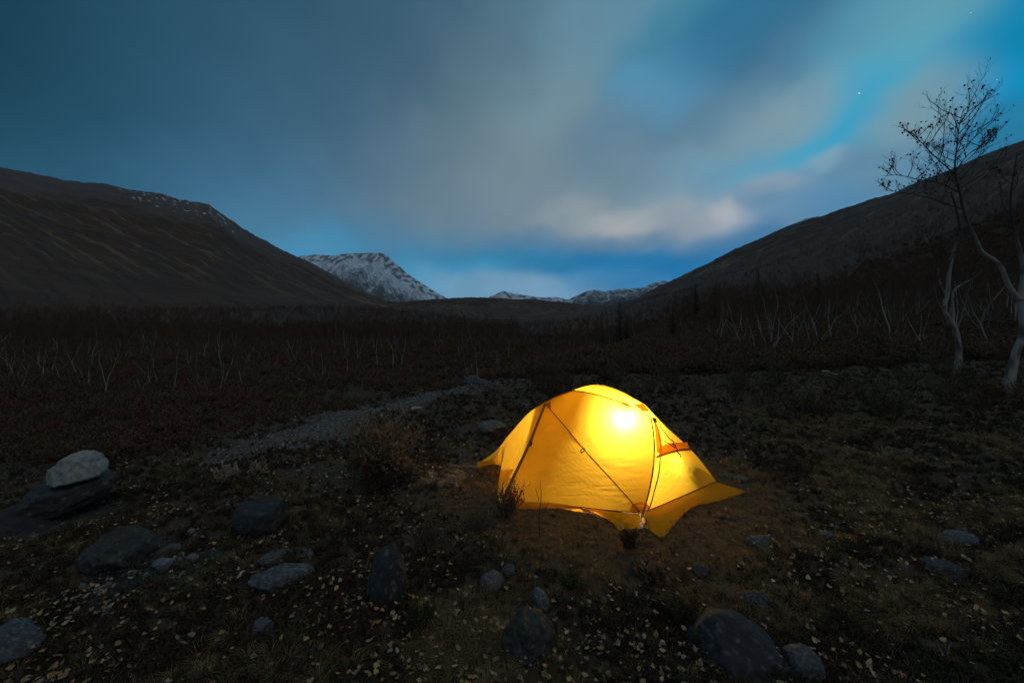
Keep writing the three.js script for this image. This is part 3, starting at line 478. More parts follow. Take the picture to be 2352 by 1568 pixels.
  heap('pale granite boulder on top of the dark heap', P(171, 1077, 4.35), 0.255, 0.235, 0.24, 66, { cuts: 0, tone: pale, lichen: 0.2, rough: 0.05, planes: [[0, -1, 0, 0.42], [-0.62, 0.78, 0.1, 0.5], [0.1, 1, 0.1, 0.62], [1, 0.25, 0.2, 0.78], [-0.2, 0.2, 1, 0.7], [0.6, 0.3, 0.8, 0.78], [-0.7, 0.1, 0.7, 0.72]] }, [0.0, 0.1, 0.14]);
  heap('low earth covered rock at the foot of the left heap', P(150, 1290, 3.9), 0.5, 0.14, 0.3, 64, { cuts: 4, tone: [0.07, 0.062, 0.045], lichen: 0.15, moss: 0.35 }, [0.0, 0.1, 0.12]);
}
// ---------------------------------------------------------------- birches
const barkTone = (r, fade = 0, dim = 1) => (t, a, q) => { const b = n3(q[0] * 3, q[1] * 16, q[2] * 3 + r), c = n3(q[0] * 30, q[1] * 45, q[2] * 30), d = b > 0.45 ? 0.3 : 1, f = d * dim * (1 + 0.2 * c); const k = fade ? sst(fade * 0.55, fade, t) : 0; return [lerp(0.32 * f, 0.06, k), lerp(0.27 * f, 0.042, k), lerp(0.235 * f, 0.034, k)]; };
const twigTone = [0.1, 0.05, 0.03];
function growStem(o, dir, len, r0, r1, R, wob, rise, n = 9) {
  const pts = [o.clone()], d = dir.clone().normalize(), step = len / n;
  for (let k = 0; k < n; k++) { d.add(V((R() - 0.5) * wob, (R() - 0.5) * wob * 0.5 + rise / n, (R() - 0.5) * wob)).normalize(); pts.push(pts[k].clone().addScaledVector(d, step)); }
  return pts;
}
function twigsOn(G, pts, r, R, count, len, lv, leaves, from = 0.25, up = 0.35) {
  for (let k = 0; k < count; k++) {
    const t = lerp(from, 1, (k + R()) / count), f = t * (pts.length - 1), i = Math.min(pts.length - 2, Math.floor(f)), o = pts[i].clone().lerp(pts[i + 1], f - i), ax = pts[i + 1].clone().sub(pts[i]).normalize();
    const d = V(R() * 2 - 1, R() * 2 - 0.8, R() * 2 - 1).normalize().multiplyScalar(0.9).addScaledVector(ax, 0.75).add(V(0, up, 0)).normalize(), l = len * (0.55 + 0.7 * R()) * (1.15 - 0.5 * t);
    const q = growStem(o, d, l, 0, 0, R, 0.5, 0.25, lv > 0 ? 5 : 3);
    G.twigs.tube(q, (u) => r * (1 - 0.75 * u), shade(G.tw ?? twigTone, 0.8 + 0.4 * R()), 3, false);
    if (lv > 0) twigsOn(G, q, r * 0.6, R, lv > 1 ? 5 : 4, l * 0.5, lv - 1, leaves, 0.3, up * 0.6);
    else if (leaves && R() < leaves.share) { const e = q[q.length - 1], dd = V(R() - 0.5, -R() * 0.8, R() - 0.5).normalize(), ss = V(R() - 0.5, R() - 0.5, R() - 0.5).cross(dd).normalize(); G.leaves.leaf(e, dd, ss, leaves.size, leaves.size * 0.75, shade(leaves.tone, 0.7 + 0.6 * R())); }
  }
}
function birch(seed, H, stems, o = {}) {
  const R = rng(seed), G = { tw: o.tw, trunks: [], boughs: [], twigs: new Geo(), leaves: new Geo() };
  for (let s = 0; s < stems; s++) {
    G.trunk = new Geo(); G.limbs = new Geo(); G.trunks.push(G.trunk); G.boughs.push(G.limbs);
    const a = R() * 6.28, lean = stems > 1 ? 0.08 + 0.16 * R() : 0.04 + 0.08 * R(), h = H * (0.75 + 0.3 * R()), r0 = (o.r ?? 0.0074) * H * (stems > 1 ? 0.72 : 1) * (0.8 + 0.4 * R());
    const pts = curve(growStem(V(Math.cos(a) * 0.06 * stems, -0.12, Math.sin(a) * 0.06 * stems), V(Math.cos(a) * lean, 1, Math.sin(a) * lean), h, 0, 0, R, o.wob ?? 0.56, 0.35, 10), 20);
    G.trunk.tube(pts.slice(0, 15), (t) => lerp(r0, r0 * 0.45, t) * (1 + 0.35 * Math.exp(-t * 14)), barkTone(seed, 1.25, o.bark ?? 1), 6);
    G.limbs.tube(pts.slice(14), (t) => lerp(r0 * 0.45, r0 * 0.08, t), [0.075, 0.05, 0.04], 4, false);
    const nb = o.branches ?? 11;
    for (let k = 0; k < nb; k++) {
      const t = lerp(0.32, 0.96, (k + R() * 0.8) / nb), f = t * 20, i = Math.min(19, Math.floor(f)), q = pts[i].clone().lerp(pts[i + 1], f - i), b = R() * 6.28;
      const l = h * lerp(0.34, 0.14, t) * (0.7 + 0.6 * R()), bp = growStem(q, V(Math.cos(b), 0.55 + 0.6 * t, Math.sin(b)), l, 0, 0, R, 0.45, 0.5, 6);
      G.limbs.tube(bp, (u) => r0 * lerp(0.28, 0.08, u), [0.07, 0.046, 0.035], 4, false);
      twigsOn(G, bp, o.twig ?? 0.006, R, o.n1 ?? 6, l * 0.55, o.lv ?? 1, o.leaves, 0.2);
    }
  }
  return G;
}
function treeOf(name, G, label, category, group, p) {
  const t = thing(name, label, category, group, p);
  mesh('trunk', G.trunk.done(), M.bark, t); mesh('branches', G.limbs.done(), M.bark, t);
  if (G.twigs.size) mesh('crown', G.twigs.done(), M.plant, t);
  if (G.leaves.size) mesh('leaves', G.leaves.done(), M.plant, t).userData.kind = 'stuff';
  return t;
}
{
  const rust = { share: 0.5, size: 0.05, tone: [0.16, 0.05, 0.018] }, dry = { share: 0.12, size: 0.045, tone: [0.11, 0.06, 0.02] };
  const kinds = [birch(101, 4.6, 1, {}), birch(102, 5.0, 2, { leaves: dry }), birch(103, 4.2, 3, {}), birch(104, 4.8, 1, { leaves: rust }), birch(105, 3.6, 4, { n1: 5 }), birch(106, 5.2, 1, { wob: 0.5 })];
  const protos = kinds.map((G) => { const g = new THREE.Group(); for (const q of G.trunks) mesh('trunk', q.done(), M.bark, g); for (const q of G.boughs) mesh('branches', q.done(), M.bark, g); mesh('crown', G.twigs.done(), M.plant, g); if (G.leaves.size) mesh('leaves', G.leaves.done(), M.plant, g).userData.kind = 'stuff'; g.userData = { base: 'birch_tree', category: 'tree' }; return g; });
  const plant = (k, p, turn, s, label, group) => { const c = copyOf(protos[k], label, group); c.position.copy(p); c.rotation.y = turn; c.scale.setScalar(s); return c; };
  const R = rng(77), spots = [];
  const far = (x, z, m) => spots.every(([a, b]) => Math.hypot(a - x, b - z) > m);
  const add = (label, group, count, px0, px1, d0, d1, s0, s1, ok) => {
    for (let k = 0, guard = 0; k < count && guard < 6000; guard++) {
      const px = lerp(px0, px1, R()), d = d0 * Math.pow(d1 / d0, Math.pow(R(), 0.8)), x = (px - CX) / FOC * d, z = -d;
      if (!far(x, z, 0.9) || !ok(x, d)) continue; spots.push([x, z]); k++;
      const kd = Math.floor(R() * 6), third = (px - px0) / (px1 - px0), w = ['single stemmed', 'two stemmed', 'three stemmed', 'rusty leaved', 'bushy many stemmed', 'crooked'][kd], near = d < Math.sqrt(d0 * d1) ? 'near' : 'far';
      plant(kd, onGround(x, z), R() * 6.28, lerp(s0, s1, R()), `${w} birch in the ${near} ${third < 0.33 ? 'left part' : third < 0.66 ? 'middle' : 'right part'} of the ${label}`, group);
    }
  };
  // trees one can single out
  const one = (k, px, py, turn, s, label) => { const p = groundAt(px, py); spots.push([p.x, p.z]); plant(k, p, turn, s, label); };
  one(5, 96, 872, 1.2, 0.78, 'crooked pale birch leaning left at the front of the left forest');
  one(0, 138, 878, 4.0, 0.78, 'slim pale birch right beside the crooked leaning one on the left');
  one(4, 256, 846, 0.7, 1.0, 'many stemmed pale birch clump on the left flood plain');
  one(2, 425, 852, 2.2, 0.95, 'three stemmed birch in front of the left forest');
  one(1, 1972, 756, 0.6, 0.9, 'two stemmed pale birch at the edge of the right forest');
  one(0, 2050, 748, 2.6, 0.9, 'single straight birch right of the two stemmed one');
  one(3, 1800, 730, 1.0, 0.85, 'birch with rusty leaves standing above the right thicket');
  one(0, 1592, 752, 3.0, 0.8, 'slim pale birch on the right behind the tent');
  add('left flood plain forest', 'birches of the left forest', 150, -40, 1180, 25, 75, 0.6, 1.05, (x, d) => gap(x, d) > 6);
  add('right slope forest', 'birches of the right forest', 95, 1640, 2420, 18, 55, 0.6, 1.05, (x, d) => x > 5 + 0.25 * d);
  add('thicket behind the tent', 'birches behind the tent', 40, 1180, 1640, 42, 85, 0.55, 0.85, () => true);

  // two birches at the right edge with the stems the photograph shows
  const hero = (name, seed, label, depth, stems, crowns, lv) => {
    const R = rng(seed), G = { trunk: new Geo(), limbs: new Geo(), twigs: new Geo(), leaves: new Geo() }, base = P(...stems[0].pts[0], depth), O = V(base.x, height(base.x, base.z), base.z), dy = O.y - base.y;
    for (const st of stems) {
      const pts = curve(st.pts.map(([x, y], k) => P(x, y, depth + (st.in ?? 0) * k).sub(O).add(V(0, dy * Math.max(0, 1 - k / 2), 0))), 34);
      if (st.root) pts[0].y -= 0.08;
      (st.pale > 0.1 ? G.trunk : G.limbs).tube(pts, (t) => lerp(st.r[0], st.r[1], Math.pow(t, 0.8)) * 0.72 * (st.root ? 1 + 0.5 * Math.exp(-t * 16) : 1) * (1 + 0.06 * n2(t * 40, seed)), barkTone(seed, st.pale), 9);
      for (let k = 0; k < st.side; k++) {
        const t = lerp(st.from ?? 0.4, 0.99, (k + R() * 0.7) / st.side), i = Math.min(33, Math.floor(t * 34)), q = pts[i], b = R() * 6.28, l = (st.reach ?? 1.2) * (0.55 + 0.6 * R()) * lerp(1.1, 0.6, t);
        const bp = growStem(q, V(Math.cos(b) * 1.1 + (st.sway ?? 0), 0.45 + 0.4 * R(), Math.sin(b) * 0.9), l, 0, 0, R, 0.4, 0.5, 8);
        G.limbs.tube(bp, (u) => lerp(0.009, 0.0036, u), [0.06, 0.045, 0.04], 4, false);
        twigsOn(G, bp, 0.0036, R, 8, l * 0.5, lv, { share: 0.13, size: 0.06, tone: [0.06, 0.035, 0.02] }, 0.25);
      }
    }
    treeOf(name, G, label, 'tree', null, O);
  };
  hero('birch_tree', 201, 'crooked white birch with S shaped trunk near the right edge', 12.0, [
    { pts: [[2196, 843], [2204, 812], [2196, 757], [2170, 712], [2177, 676], [2182, 622], [2193, 568], [2205, 536], [2200, 490], [2185, 440]], r: [0.105, 0.03], root: true, pale: 0.8, side: 9, reach: 1.3 },
    { pts: [[2193, 752], [2190, 700], [2192, 668], [2215, 650], [2250, 630], [2270, 590]], r: [0.05, 0.015], side: 5, from: 0.5, pale: 0.9 },
    { pts: [[2178, 672], [2160, 640], [2150, 590], [2130, 540]], r: [0.03, 0.01], side: 5, pale: 0.6 }], 0, 1);
  hero('birch_tree', 202, 'tall forked birch at the right edge whose crown stands against the sky', 9.4, [
    { pts: [[2314, 900], [2334, 815], [2350, 764], [2345, 690], [2352, 620], [2340, 560], [2331, 530], [2322, 470], [2330, 400], [2338, 350]], r: [0.11, 0.012], root: true, pale: 0.7, side: 9, from: 0.55, reach: 1.1 },
    { pts: [[2346, 690], [2322, 662], [2296, 607], [2257, 578], [2245, 553], [2219, 498], [2205, 441], [2194, 392], [2200, 330], [2204, 290], [2216, 243]], r: [0.075, 0.006], pale: 0.55, side: 26, from: 0.55, reach: 1.25, sway: -0.15 },
    { pts: [[2205, 441], [2160, 420], [2110, 412], [2060, 402], [2030, 404]], r: [0.02, 0.005], pale: 0.02, side: 10, from: 0.15, reach: 0.7 },
    { pts: [[2196, 400], [2150, 360], [2120, 330], [2098, 305]], r: [0.02, 0.005], pale: 0.02, side: 12, from: 0.15, reach: 0.75 },
    { pts: [[2194, 392], [2230, 350], [2262, 335], [2280, 312]], r: [0.016, 0.004], pale: 0.02, side: 9, from: 0.15, reach: 0.7 },
    { pts: [[2190, 470], [2120, 450], [2060, 440], [2024, 436]], r: [0.016, 0.004], pale: 0.02, side: 9, from: 0.15, reach: 0.6 }], 0, 1);
  // more single stems in the right forest, nearer ones
  one(5, 2070, 752, 0.3, 0.95, 'birch with a bent stem between the right forest and the S shaped birch');
  one(2, 2130, 800, 5.0, 0.72, 'small three stemmed birch left of the S shaped birch');
  one(0, 2270, 800, 2.0, 0.8, 'slender birch between the two large birches at the right edge');

  // the wood beyond, one mass
  const light = birch(110, 4.6, 2, { n1: 5, lv: 0, branches: 9, twig: 0.014, bark: 0.5, tw: [0.11, 0.05, 0.028] }), lightR = birch(111, 4.8, 1, { n1: 6, lv: 0, branches: 12, twig: 0.014, bark: 0.45, tw: [0.13, 0.05, 0.026], leaves: { share: 0.5, size: 0.12, tone: [0.11, 0.036, 0.014] } });
  for (const [G, name, seed] of [[light, 'far_birch_wood', 5], [lightR, 'far_rusty_birch_wood', 6]]) {
    const g = mergeGeometries([...G.trunks.map((q) => q.done()), ...G.boughs.map((q) => q.done()), G.twigs.done(), ...(G.leaves.size ? [G.leaves.done()] : [])]), list = [], R = rng(seed);
    for (let k = 0; k < 5200; k++) {
      const px = lerp(-150, 2500, R()), d = 52 * Math.pow(8.5, R()), x = (px - CX) / FOC * d, z = -d, r = Math.hypot(x, d), foot = table(NEARFOOT, px);
      const lim = px < 1150 ? foot * lerp(1.25, 1.05, px / 1150) : px < 1500 ? 330 : foot + 0.24 * (table(FAR, px) - foot);
      if (r > lim * (1 + 0.25 * n2(x * 0.012, z * 0.012)) + 60 * R() * R() * R() * 2 || R() < 0.25 || n2(x * 0.03 + 5, z * 0.03) < -0.45 || d < 70 && px > 1180 && px < 1640) continue;
      list.push({ p: onGround(x, z), r: new THREE.Euler(0, R() * 6.28, 0), s: 0.6 + 0.5 * R() });
    }
    stuff(name, 'far bare birch wood covering the valley floor', 'wood', g, M.plant, list);
  }
}

// ---------------------------------------------------------------- spruces
{
  const spruceGeo = (seed, H, w) => {
    const R = rng(seed), T = new Geo(), C = new Geo();
    T.tube([V(0, -0.1, 0), V(0, H * 0.5, 0), V(0, H, 0)], (t) => lerp(0.02 * H, 0.004, t), [0.09, 0.07, 0.055], 6);
    for (let k = 0; k < 46; k++) {
      const t = 0.06 + 0.93 * (k / 46), y = t * H, len = w * (1.05 - t) * (0.7 + 0.5 * R()), m = 6;
      for (let b = 0; b < m; b++) {
        const a = R() * 6.28, d = V(Math.cos(a), -0.25 + 0.5 * t, Math.sin(a)), tip = V(d.x * len, y + d.y * len, d.z * len), side = V(-d.z, 0, d.x), tone = [0.02 * (0.7 + 0.6 * R()), 0.03 * (0.7 + 0.6 * R()), 0.015];
        for (let q = 0; q < 6; q++) { const f = 0.25 + 0.75 * q / 6, o = V(0, y, 0).lerp(tip, f), sd = (q % 2 ? 1 : -1), l = len * 0.42 * (1.2 - f) + 0.05; C.blade(o, V(o.x + (d.x * 0.7 + side.x * sd * 0.8) * l, o.y - 0.25 * l, o.z + (d.z * 0.7 + side.z * sd * 0.8) * l), 0.05 + 0.03 * len, tone); }
        C.blade(V(0, y, 0), tip, 0.04, tone);
      }
    }
    return [T.done(), C.done()];
  };
  const a = spruceGeo(301, 5, 0.95), b = spruceGeo(302, 4, 0.75);
  const list = [[1742, 668, 62, 0.95, 'dark pointed spruce standing out of the right forest'], [1755, 672, 64, 0.7, 'smaller spruce touching the dark pointed one'], [1424, 760, 55, 0.9, 'broad green spruce in the valley behind the tent'], [1440, 762, 56, 0.75, 'narrow spruce just right of the broad green spruce'], [1384, 768, 58, 0.62, 'small dark spruce left of the broad green spruce'], [1546, 768, 46, 0.66, 'small dark spruce above the shrubs right of the tent'], [1598, 690, 70, 0.8, 'spruce on the lower right slope in the distance'], [1240, 782, 70, 0.55, 'lone small spruce left of the tent axis in the valley'], [1640, 700, 60, 0.7, 'dark spruce between two birches on the right'], [1880, 640, 60, 0.9, 'dark spruce high in the right forest']];
  list.forEach(([px, py, d, s, label], k) => {
    const x = (px - CX) / FOC * d, t = thing('spruce_tree', label, 'tree', null, onGround(x, -d)), g = k % 2 ? b : a; t.scale.setScalar(s * 1.45); t.rotation.y = k * 1.3;
    mesh('trunk', g[0], M.bark, t); mesh('crown', g[1], M.plant, t);
  });
}

// ---------------------------------------------------------------- shrubs
function shrub(seed, H, W, stems, o = {}) {
  const R = rng(seed), S = new Geo(), Lf = new Geo(), tone = o.tone ?? [0.14, 0.08, 0.03], wood = o.wood ?? [0.075, 0.05, 0.038];
  for (let s = 0; s < stems; s++) {
    const a = R() * 6.28, spread = W / H * (0.15 + 0.85 * R()), b = W * 0.12 * R(), h = H * (0.6 + 0.45 * R());
    const pts = growStem(V(Math.cos(a) * b, -0.03, Math.sin(a) * b), V(Math.cos(a) * spread, 1, Math.sin(a) * spread), h, 0, 0, R, 0.4, 0.5, 7);
    S.tube(pts, (t) => lerp(o.r ?? 0.006, 0.0018, t), wood, 4, false);
    const nb = o.side ?? 6;
    for (let k = 0; k < nb; k++) {
      const f = lerp(0.3, 0.98, (k + R()) / nb) * 7, i = Math.min(6, Math.floor(f)), q = pts[i].clone().lerp(pts[i + 1], f - i), c = R() * 6.28, l = h * (o.side_len ?? 0.26) * (0.5 + R());
      const tw = growStem(q, V(Math.cos(c), 0.9, Math.sin(c)), l, 0, 0, R, 0.5, 0.5, 4); S.tube(tw, (t) => lerp(0.0028, 0.0012, t), wood, 3, false);
      const nl = o.leaves ?? 6;
      for (let m = 0; m < nl; m++) {
        const g = (0.25 + 0.75 * (m + R()) / nl) * 4, j = Math.min(3, Math.floor(g)), e = tw[j].clone().lerp(tw[j + 1], g - j), ax = tw[j + 1].clone().sub(tw[j]).normalize();
        const d = V(R() * 2 - 1, R() * 2 - 1, R() * 2 - 1).addScaledVector(ax, 1.1).normalize(), sd = V(R() - 0.5, R() - 0.5, R() - 0.5).cross(d).normalize(), z = (o.size ?? 0.035) * (0.6 + 0.7 * R());
        Lf.leaf(e, d, sd, z, z * (o.slim ?? 0.42), shade(tone, 0.55 + 0.8 * R()), 0.3 * R());
      }
    }
  }
  return [S.done(), Lf.done()];
}
const leafMat = new THREE.MeshPhysicalMaterial({ vertexColors: true, roughness: 1, transmission: 0.25, thickness: 0, side: THREE.DoubleSide, specularIntensity: 0.3 });
{
  const put = (g, label, p, turn = 0, s = 1, group = null, leaf = leafMat) => { const t = thing('shrub', label, 'shrub', group, p); t.rotation.y = turn; t.scale.setScalar(s); mesh('stems', g[0], M.plant, t); if (g[1].index.count) mesh('leaves', g[1], leaf, t).userData.kind = 'stuff'; return t; };
  put(shrub(401, 0.78, 0.62, 42, { tone: [0.36, 0.21, 0.11], size: 0.055, leaves: 7, side: 6 }), 'leafy ochre willow bush standing left of the tent', groundAt(888, 1122));
  put(shrub(402, 0.5, 0.42, 22, { tone: [0.13, 0.06, 0.03], size: 0.04, leaves: 6 }), 'dark red brown low bush joined to the ochre willow bush', groundAt(850, 1142));
  put(shrub(403, 0.2, 0.2, 16, { tone: [0.48, 0.33, 0.24], size: 0.05, leaves: 6, side: 4, slim: 0.5 }), 'small bush with pale dry leaves on the moss bank', groundAt(520, 1112));
  put(shrub(404, 0.18, 0.2, 14, { tone: [0.46, 0.3, 0.2], size: 0.045, leaves: 6, side: 4, slim: 0.5 }), 'low pale leaved bush right of the other pale bush', groundAt(590, 1094));
  const twiggy = { leaves: 1, side: 8, tone: [0.18, 0.12, 0.05], size: 0.025, side_len: 0.32, wood: [0.13, 0.095, 0.07] };
  put(shrub(405, 0.34, 0.3, 26, twiggy), 'twiggy bare bush against the left corner of the tent', groundAt(1160, 1190));
  put(shrub(406, 0.26, 0.34, 24, twiggy), 'low twiggy bush in front of the left tent corner', groundAt(1090, 1225));
  put(shrub(407, 0.24, 0.3, 24, { ...twiggy, leaves: 2, tone: [0.16, 0.06, 0.03] }), 'low reddish heath bush between slab and tent', groundAt(985, 1270));
  put(shrub(408, 0.18, 0.16, 22, { tone: [0.1, 0.05, 0.025], size: 0.02, leaves: 5, side: 7 }), 'dark rounded heather clump in front of the tent corner', groundAt(1448, 1262));
  put(shrub(409, 0.17, 0.16, 14, { tone: [0.26, 0.16, 0.09], size: 0.06, leaves: 4, side: 3, slim: 0.7 }), 'plant with curled pale brown leaves below the tent corner', groundAt(1495, 1338));
  put(shrub(410, 0.2, 0.2, 22, { tone: [0.07, 0.06, 0.03], size: 0.02, leaves: 7, side: 7 }), 'dark green crowberry clump left of the bottom boulder', groundAt(1575, 1440));
  put(shrub(411, 0.12, 0.14, 18, { tone: [0.09, 0.1, 0.02], size: 0.025, leaves: 6, side: 5 }), 'small green plant clump in the foreground centre', groundAt(1310, 1345));
  put(shrub(412, 0.14, 0.2, 22, { tone: [0.07, 0.075, 0.02], size: 0.022, leaves: 7, side: 6 }), 'green cowberry clump below the upright slab', groundAt(960, 1440));
  // thin stems before the front wall
  const stem = (label, px, py, tipx, tipy, forks) => {
    const b = groundAt(px, py), d = -b.z, G = new Geo(), c = (x, y, k = 0) => P(x, y, d + k).sub(b);
    G.tube(curve([V(0, -0.03, 0), c(lerp(px, tipx, 0.35) - 3, lerp(py, tipy, 0.35)), c(lerp(px, tipx, 0.7) + 2, lerp(py, tipy, 0.7)), c(tipx, tipy)], 14), (t) => lerp(0.006, 0.0014, t), [0.08, 0.055, 0.04], 5);
    for (const [x0, y0, x1, y1] of forks) G.tube(curve([c(x0, y0), c(lerp(x0, x1, 0.5) + 2, lerp(y0, y1, 0.5) + 2), c(x1, y1)], 6), (t) => lerp(0.004, 0.0012, t), [0.08, 0.055, 0.04], 4);
    tag(mesh('bare_stem', G.done(), M.plant), label, 'twig').position.copy(b);
  };
  stem('tall bare stem rising before the front wall of the tent', 1241, 1236, 1241, 1102, [[1237, 1150, 1230, 1122], [1238, 1180, 1262, 1152]]);
  stem('short bare twig before the left corner of the tent', 1172, 1196, 1182, 1104, [[1176, 1150, 1192, 1112], [1175, 1160, 1160, 1118]]);
  // thickets: behind the tent, on the right, on the flood plain
  const kinds = [shrub(421, 0.75, 0.5, 20, { tone: [0.15, 0.075, 0.04], size: 0.035, leaves: 4 }), shrub(422, 0.6, 0.6, 22, { tone: [0.2, 0.14, 0.09], size: 0.035, leaves: 3, side: 7 }), shrub(423, 0.5, 0.55, 22, { tone: [0.12, 0.035, 0.025], size: 0.03, leaves: 6 }), shrub(424, 0.65, 0.6, 20, { tone: [0.1, 0.085, 0.03], size: 0.035, leaves: 5 })];
  const R = rng(88), groups = [
    ['thicket behind the tent', 'shrubs behind the tent', 70, 1190, 1720, 9, 34, (x, d) => x > 0.2 + 0.03 * d && Math.hypot(x - 1, d - 5.2) > 2.6],
    ['heath right of the camp', 'shrubs right of the camp', 62, 1700, 2420, 7.5, 24, (x, d) => x > 4.2 || d > 12],
    ['flood plain left of the gravel', 'shrubs on the flood plain', 70, -60, 1100, 10, 30, (x, d) => gap(x, d) > 2.2]];
  for (const [label, group, count, a, b, d0, d1, ok] of groups) for (let k = 0, guard = 0; k < count && guard < 4000; guard++) {
    const px = lerp(a, b, R()), d = d0 * Math.pow(d1 / d0, R()), x = (px - CX) / FOC * d; if (!ok(x, d)) continue; k++;
    const kd = Math.floor(R() * 4), third = (px - a) / (b - a), near = d < Math.sqrt(d0 * d1) ? 'near' : 'far';
    put(kinds[kd], `${['red brown', 'pale leaved', 'dark red', 'olive'][kd]} low shrub ${near} ${third < 0.33 ? 'left' : third < 0.66 ? 'middle' : 'right'} in the ${label}`, onGround(x, -d), R() * 6.28, 0.55 + 0.65 * R(), group);
  }
}

// ---------------------------------------------------------------- small growth, leaves, gravel, sticks
{
  const R = rng(99), E = (a, b, c) => new THREE.Euler(a, b, c);
  const camp = (x, d) => sst(1.25, 0.75, Math.hypot((x - 1.0) / 1.75, (d - 4.9) / 1.75));
  const inTent = (x, d) => d > 4.3 && d < 6 && x > lerp(-0.1, 0.5, (d - 4.3) / 1.7) && x < lerp(1.3, 2.0, (d - 4.3) / 1.7);
  const clear = (x, d) => R() > 0.85 * camp(x, d) && !(d > 4.3 && d < 6 && x > lerp(-0.1, 0.5, (d - 4.3) / 1.7) && x < lerp(1.3, 2.0, (d - 4.3) / 1.7));   // not inside the tent
  const view = (d0, d1, pw = 1) => { const d = lerp(d0, d1, Math.pow(R(), pw)), px = lerp(-80, 2430, R()); return [(px - CX) / FOC * d, d]; };
  const tuft = (seed, n, h, w, tone) => { const r = rng(seed), G = new Geo(); for (let k = 0; k < n; k++) { const a = r() * 6.28, b = r() * w * 0.4, o = V(Math.cos(a) * b, -0.01, Math.sin(a) * b), l = h * (0.5 + 0.7 * r()), sp = w * (0.3 + 0.9 * r()), c = shade(tone, 0.6 + 0.8 * r()), m = V(o.x + Math.cos(a) * sp * 0.4, l * 0.75, o.z + Math.sin(a) * sp * 0.4), e = V(o.x + Math.cos(a) * sp * 1.2, l * (0.7 + 0.3 * r()), o.z + Math.sin(a) * sp * 1.2); const s = V(-Math.sin(a), 0, Math.cos(a)).multiplyScalar(0.0022); const i = [[o, -1], [o, 1], [m, -0.8], [m, 0.8], [e, 0]].map(([p, q]) => G.v(p.x + s.x * q, p.y, p.z + s.z * q, c)); G.i.push(i[0], i[1], i[2], i[1], i[3], i[2], i[2], i[3], i[4]); } return G.done(); };
  const scatter = (n, d0, d1, pw, keep, make, open = false) => { const out = []; for (let k = 0, g = 0; k < n && g < n * 12; g++) { const [x, d] = view(d0, d1, pw); if (open ? inTent(x, d) : !clear(x, d)) continue; const c = cover(x, d); if (R() > keep(c, x, d)) continue; k++; out.push(make(x, d, c)); } return out; };
  // dry grass
  stuff('dry_grass', 'dry yellowish grass growing over the heath', 'grass', tuft(501, 22, 0.085, 0.1, [0.2, 0.13, 0.05]), M.plant, scatter(17000, 1.6, 13, 1.5, (c, x, d) => Math.max(0.03 + 0.97 * c.grass, 0.95 * camp(x, d)) * (1 - c.gravel) * (1 - c.ash), (x, d) => ({ p: onGround(x, -d), r: E((R() - 0.5) * 0.5, R() * 6.28, (R() - 0.5) * 0.5), s: V(1, 0.7, 1).multiplyScalar((0.35 + 0.6 * R()) * (1 - 0.45 * camp(x, d))) }), true));
  stuff('green_grass', 'thin green grass between the heath plants', 'grass', tuft(502, 16, 0.08, 0.06, [0.07, 0.058, 0.017]), M.plant, scatter(2000, 1.6, 9, 1.5, (c) => 0.05 + 0.95 * c.moss * (1 - c.gravel), (x, d) => ({ p: onGround(x, -d), r: E((R() - 0.5) * 0.4, R() * 6.28, (R() - 0.5) * 0.4), s: 0.5 + 0.6 * R() })));
  // heath sprigs: little woody plants with tiny leaves
  const sprigs = [[0.075, 0.05, 0.026], [0.06, 0.055, 0.02], [0.1, 0.032, 0.022]].map((tone, k) => { const [a, b] = shrub(510 + k, 0.085, 0.085, 9, { tone, size: 0.011, leaves: 4, side: 4, r: 0.0018, slim: 0.6, wood: [0.06, 0.042, 0.03] }); return mergeGeometries([a, b]); });
  sprigs.forEach((g, k) => stuff('heath_plants', ['brown heather', 'green crowberry', 'red dwarf shrub'][k] + ' mat covering the ground', 'heath', g, M.plant, scatter(8500, 1.5, 24, 1.9, (c, x, d) => clamp(0.85 - c.gravel - 0.5 * c.grass - c.ash) * sst(-0.35, 0.35, n2(x * 0.6 + 60 * k, d * 0.6) + 0.25), (x, d) => ({ p: onGround(x, -d, -0.005), r: E((R() - 0.5) * 0.4, R() * 6.28, (R() - 0.5) * 0.4), s: (0.45 + 0.6 * R()) * (1 + 0.05 * d) * (1 - 0.5 * camp(x, d)), c: [0, 0, 0].fill(0.65 + 0.7 * R()) }))));
  const brush = [[0.17, 0.092, 0.05], [0.125, 0.09, 0.042], [0.17, 0.07, 0.045]].map((tone, k) => { const [a, b] = shrub(520 + k, 0.3, 0.34, 9, { tone, size: 0.05, leaves: 4, side: 4, r: 0.005, slim: 0.6, wood: [0.09, 0.062, 0.045] }); return mergeGeometries([a, b]); });
  brush.forEach((g, k) => stuff('far_heath', ['brown heath', 'olive heath', 'red heath'][k] + ' brush covering the farther ground', 'heath', g, M.plant, scatter(9000, 14, 130, 1.2, (c, x, d) => clamp(1 - c.gravel * 1.3) * (1 - sst(70, 130, d)) * sst(-0.3, 0.4, n2(x * 0.12 + 60 * k, d * 0.12) + 0.3), (x, d) => ({ p: onGround(x, -d, -0.02), r: E(0, R() * 6.28, 0), s: (0.6 + 0.9 * R()) * (0.8 + 0.02 * d) }))));
  // gravel
  const peb = [0, 1].map((k) => rockGeo(530 + k, 1, 0.6, 0.85, { detail: 2, cuts: 6, tone: [0.3, 0.29, 0.28], lichen: 0, rough: 0.08 }));
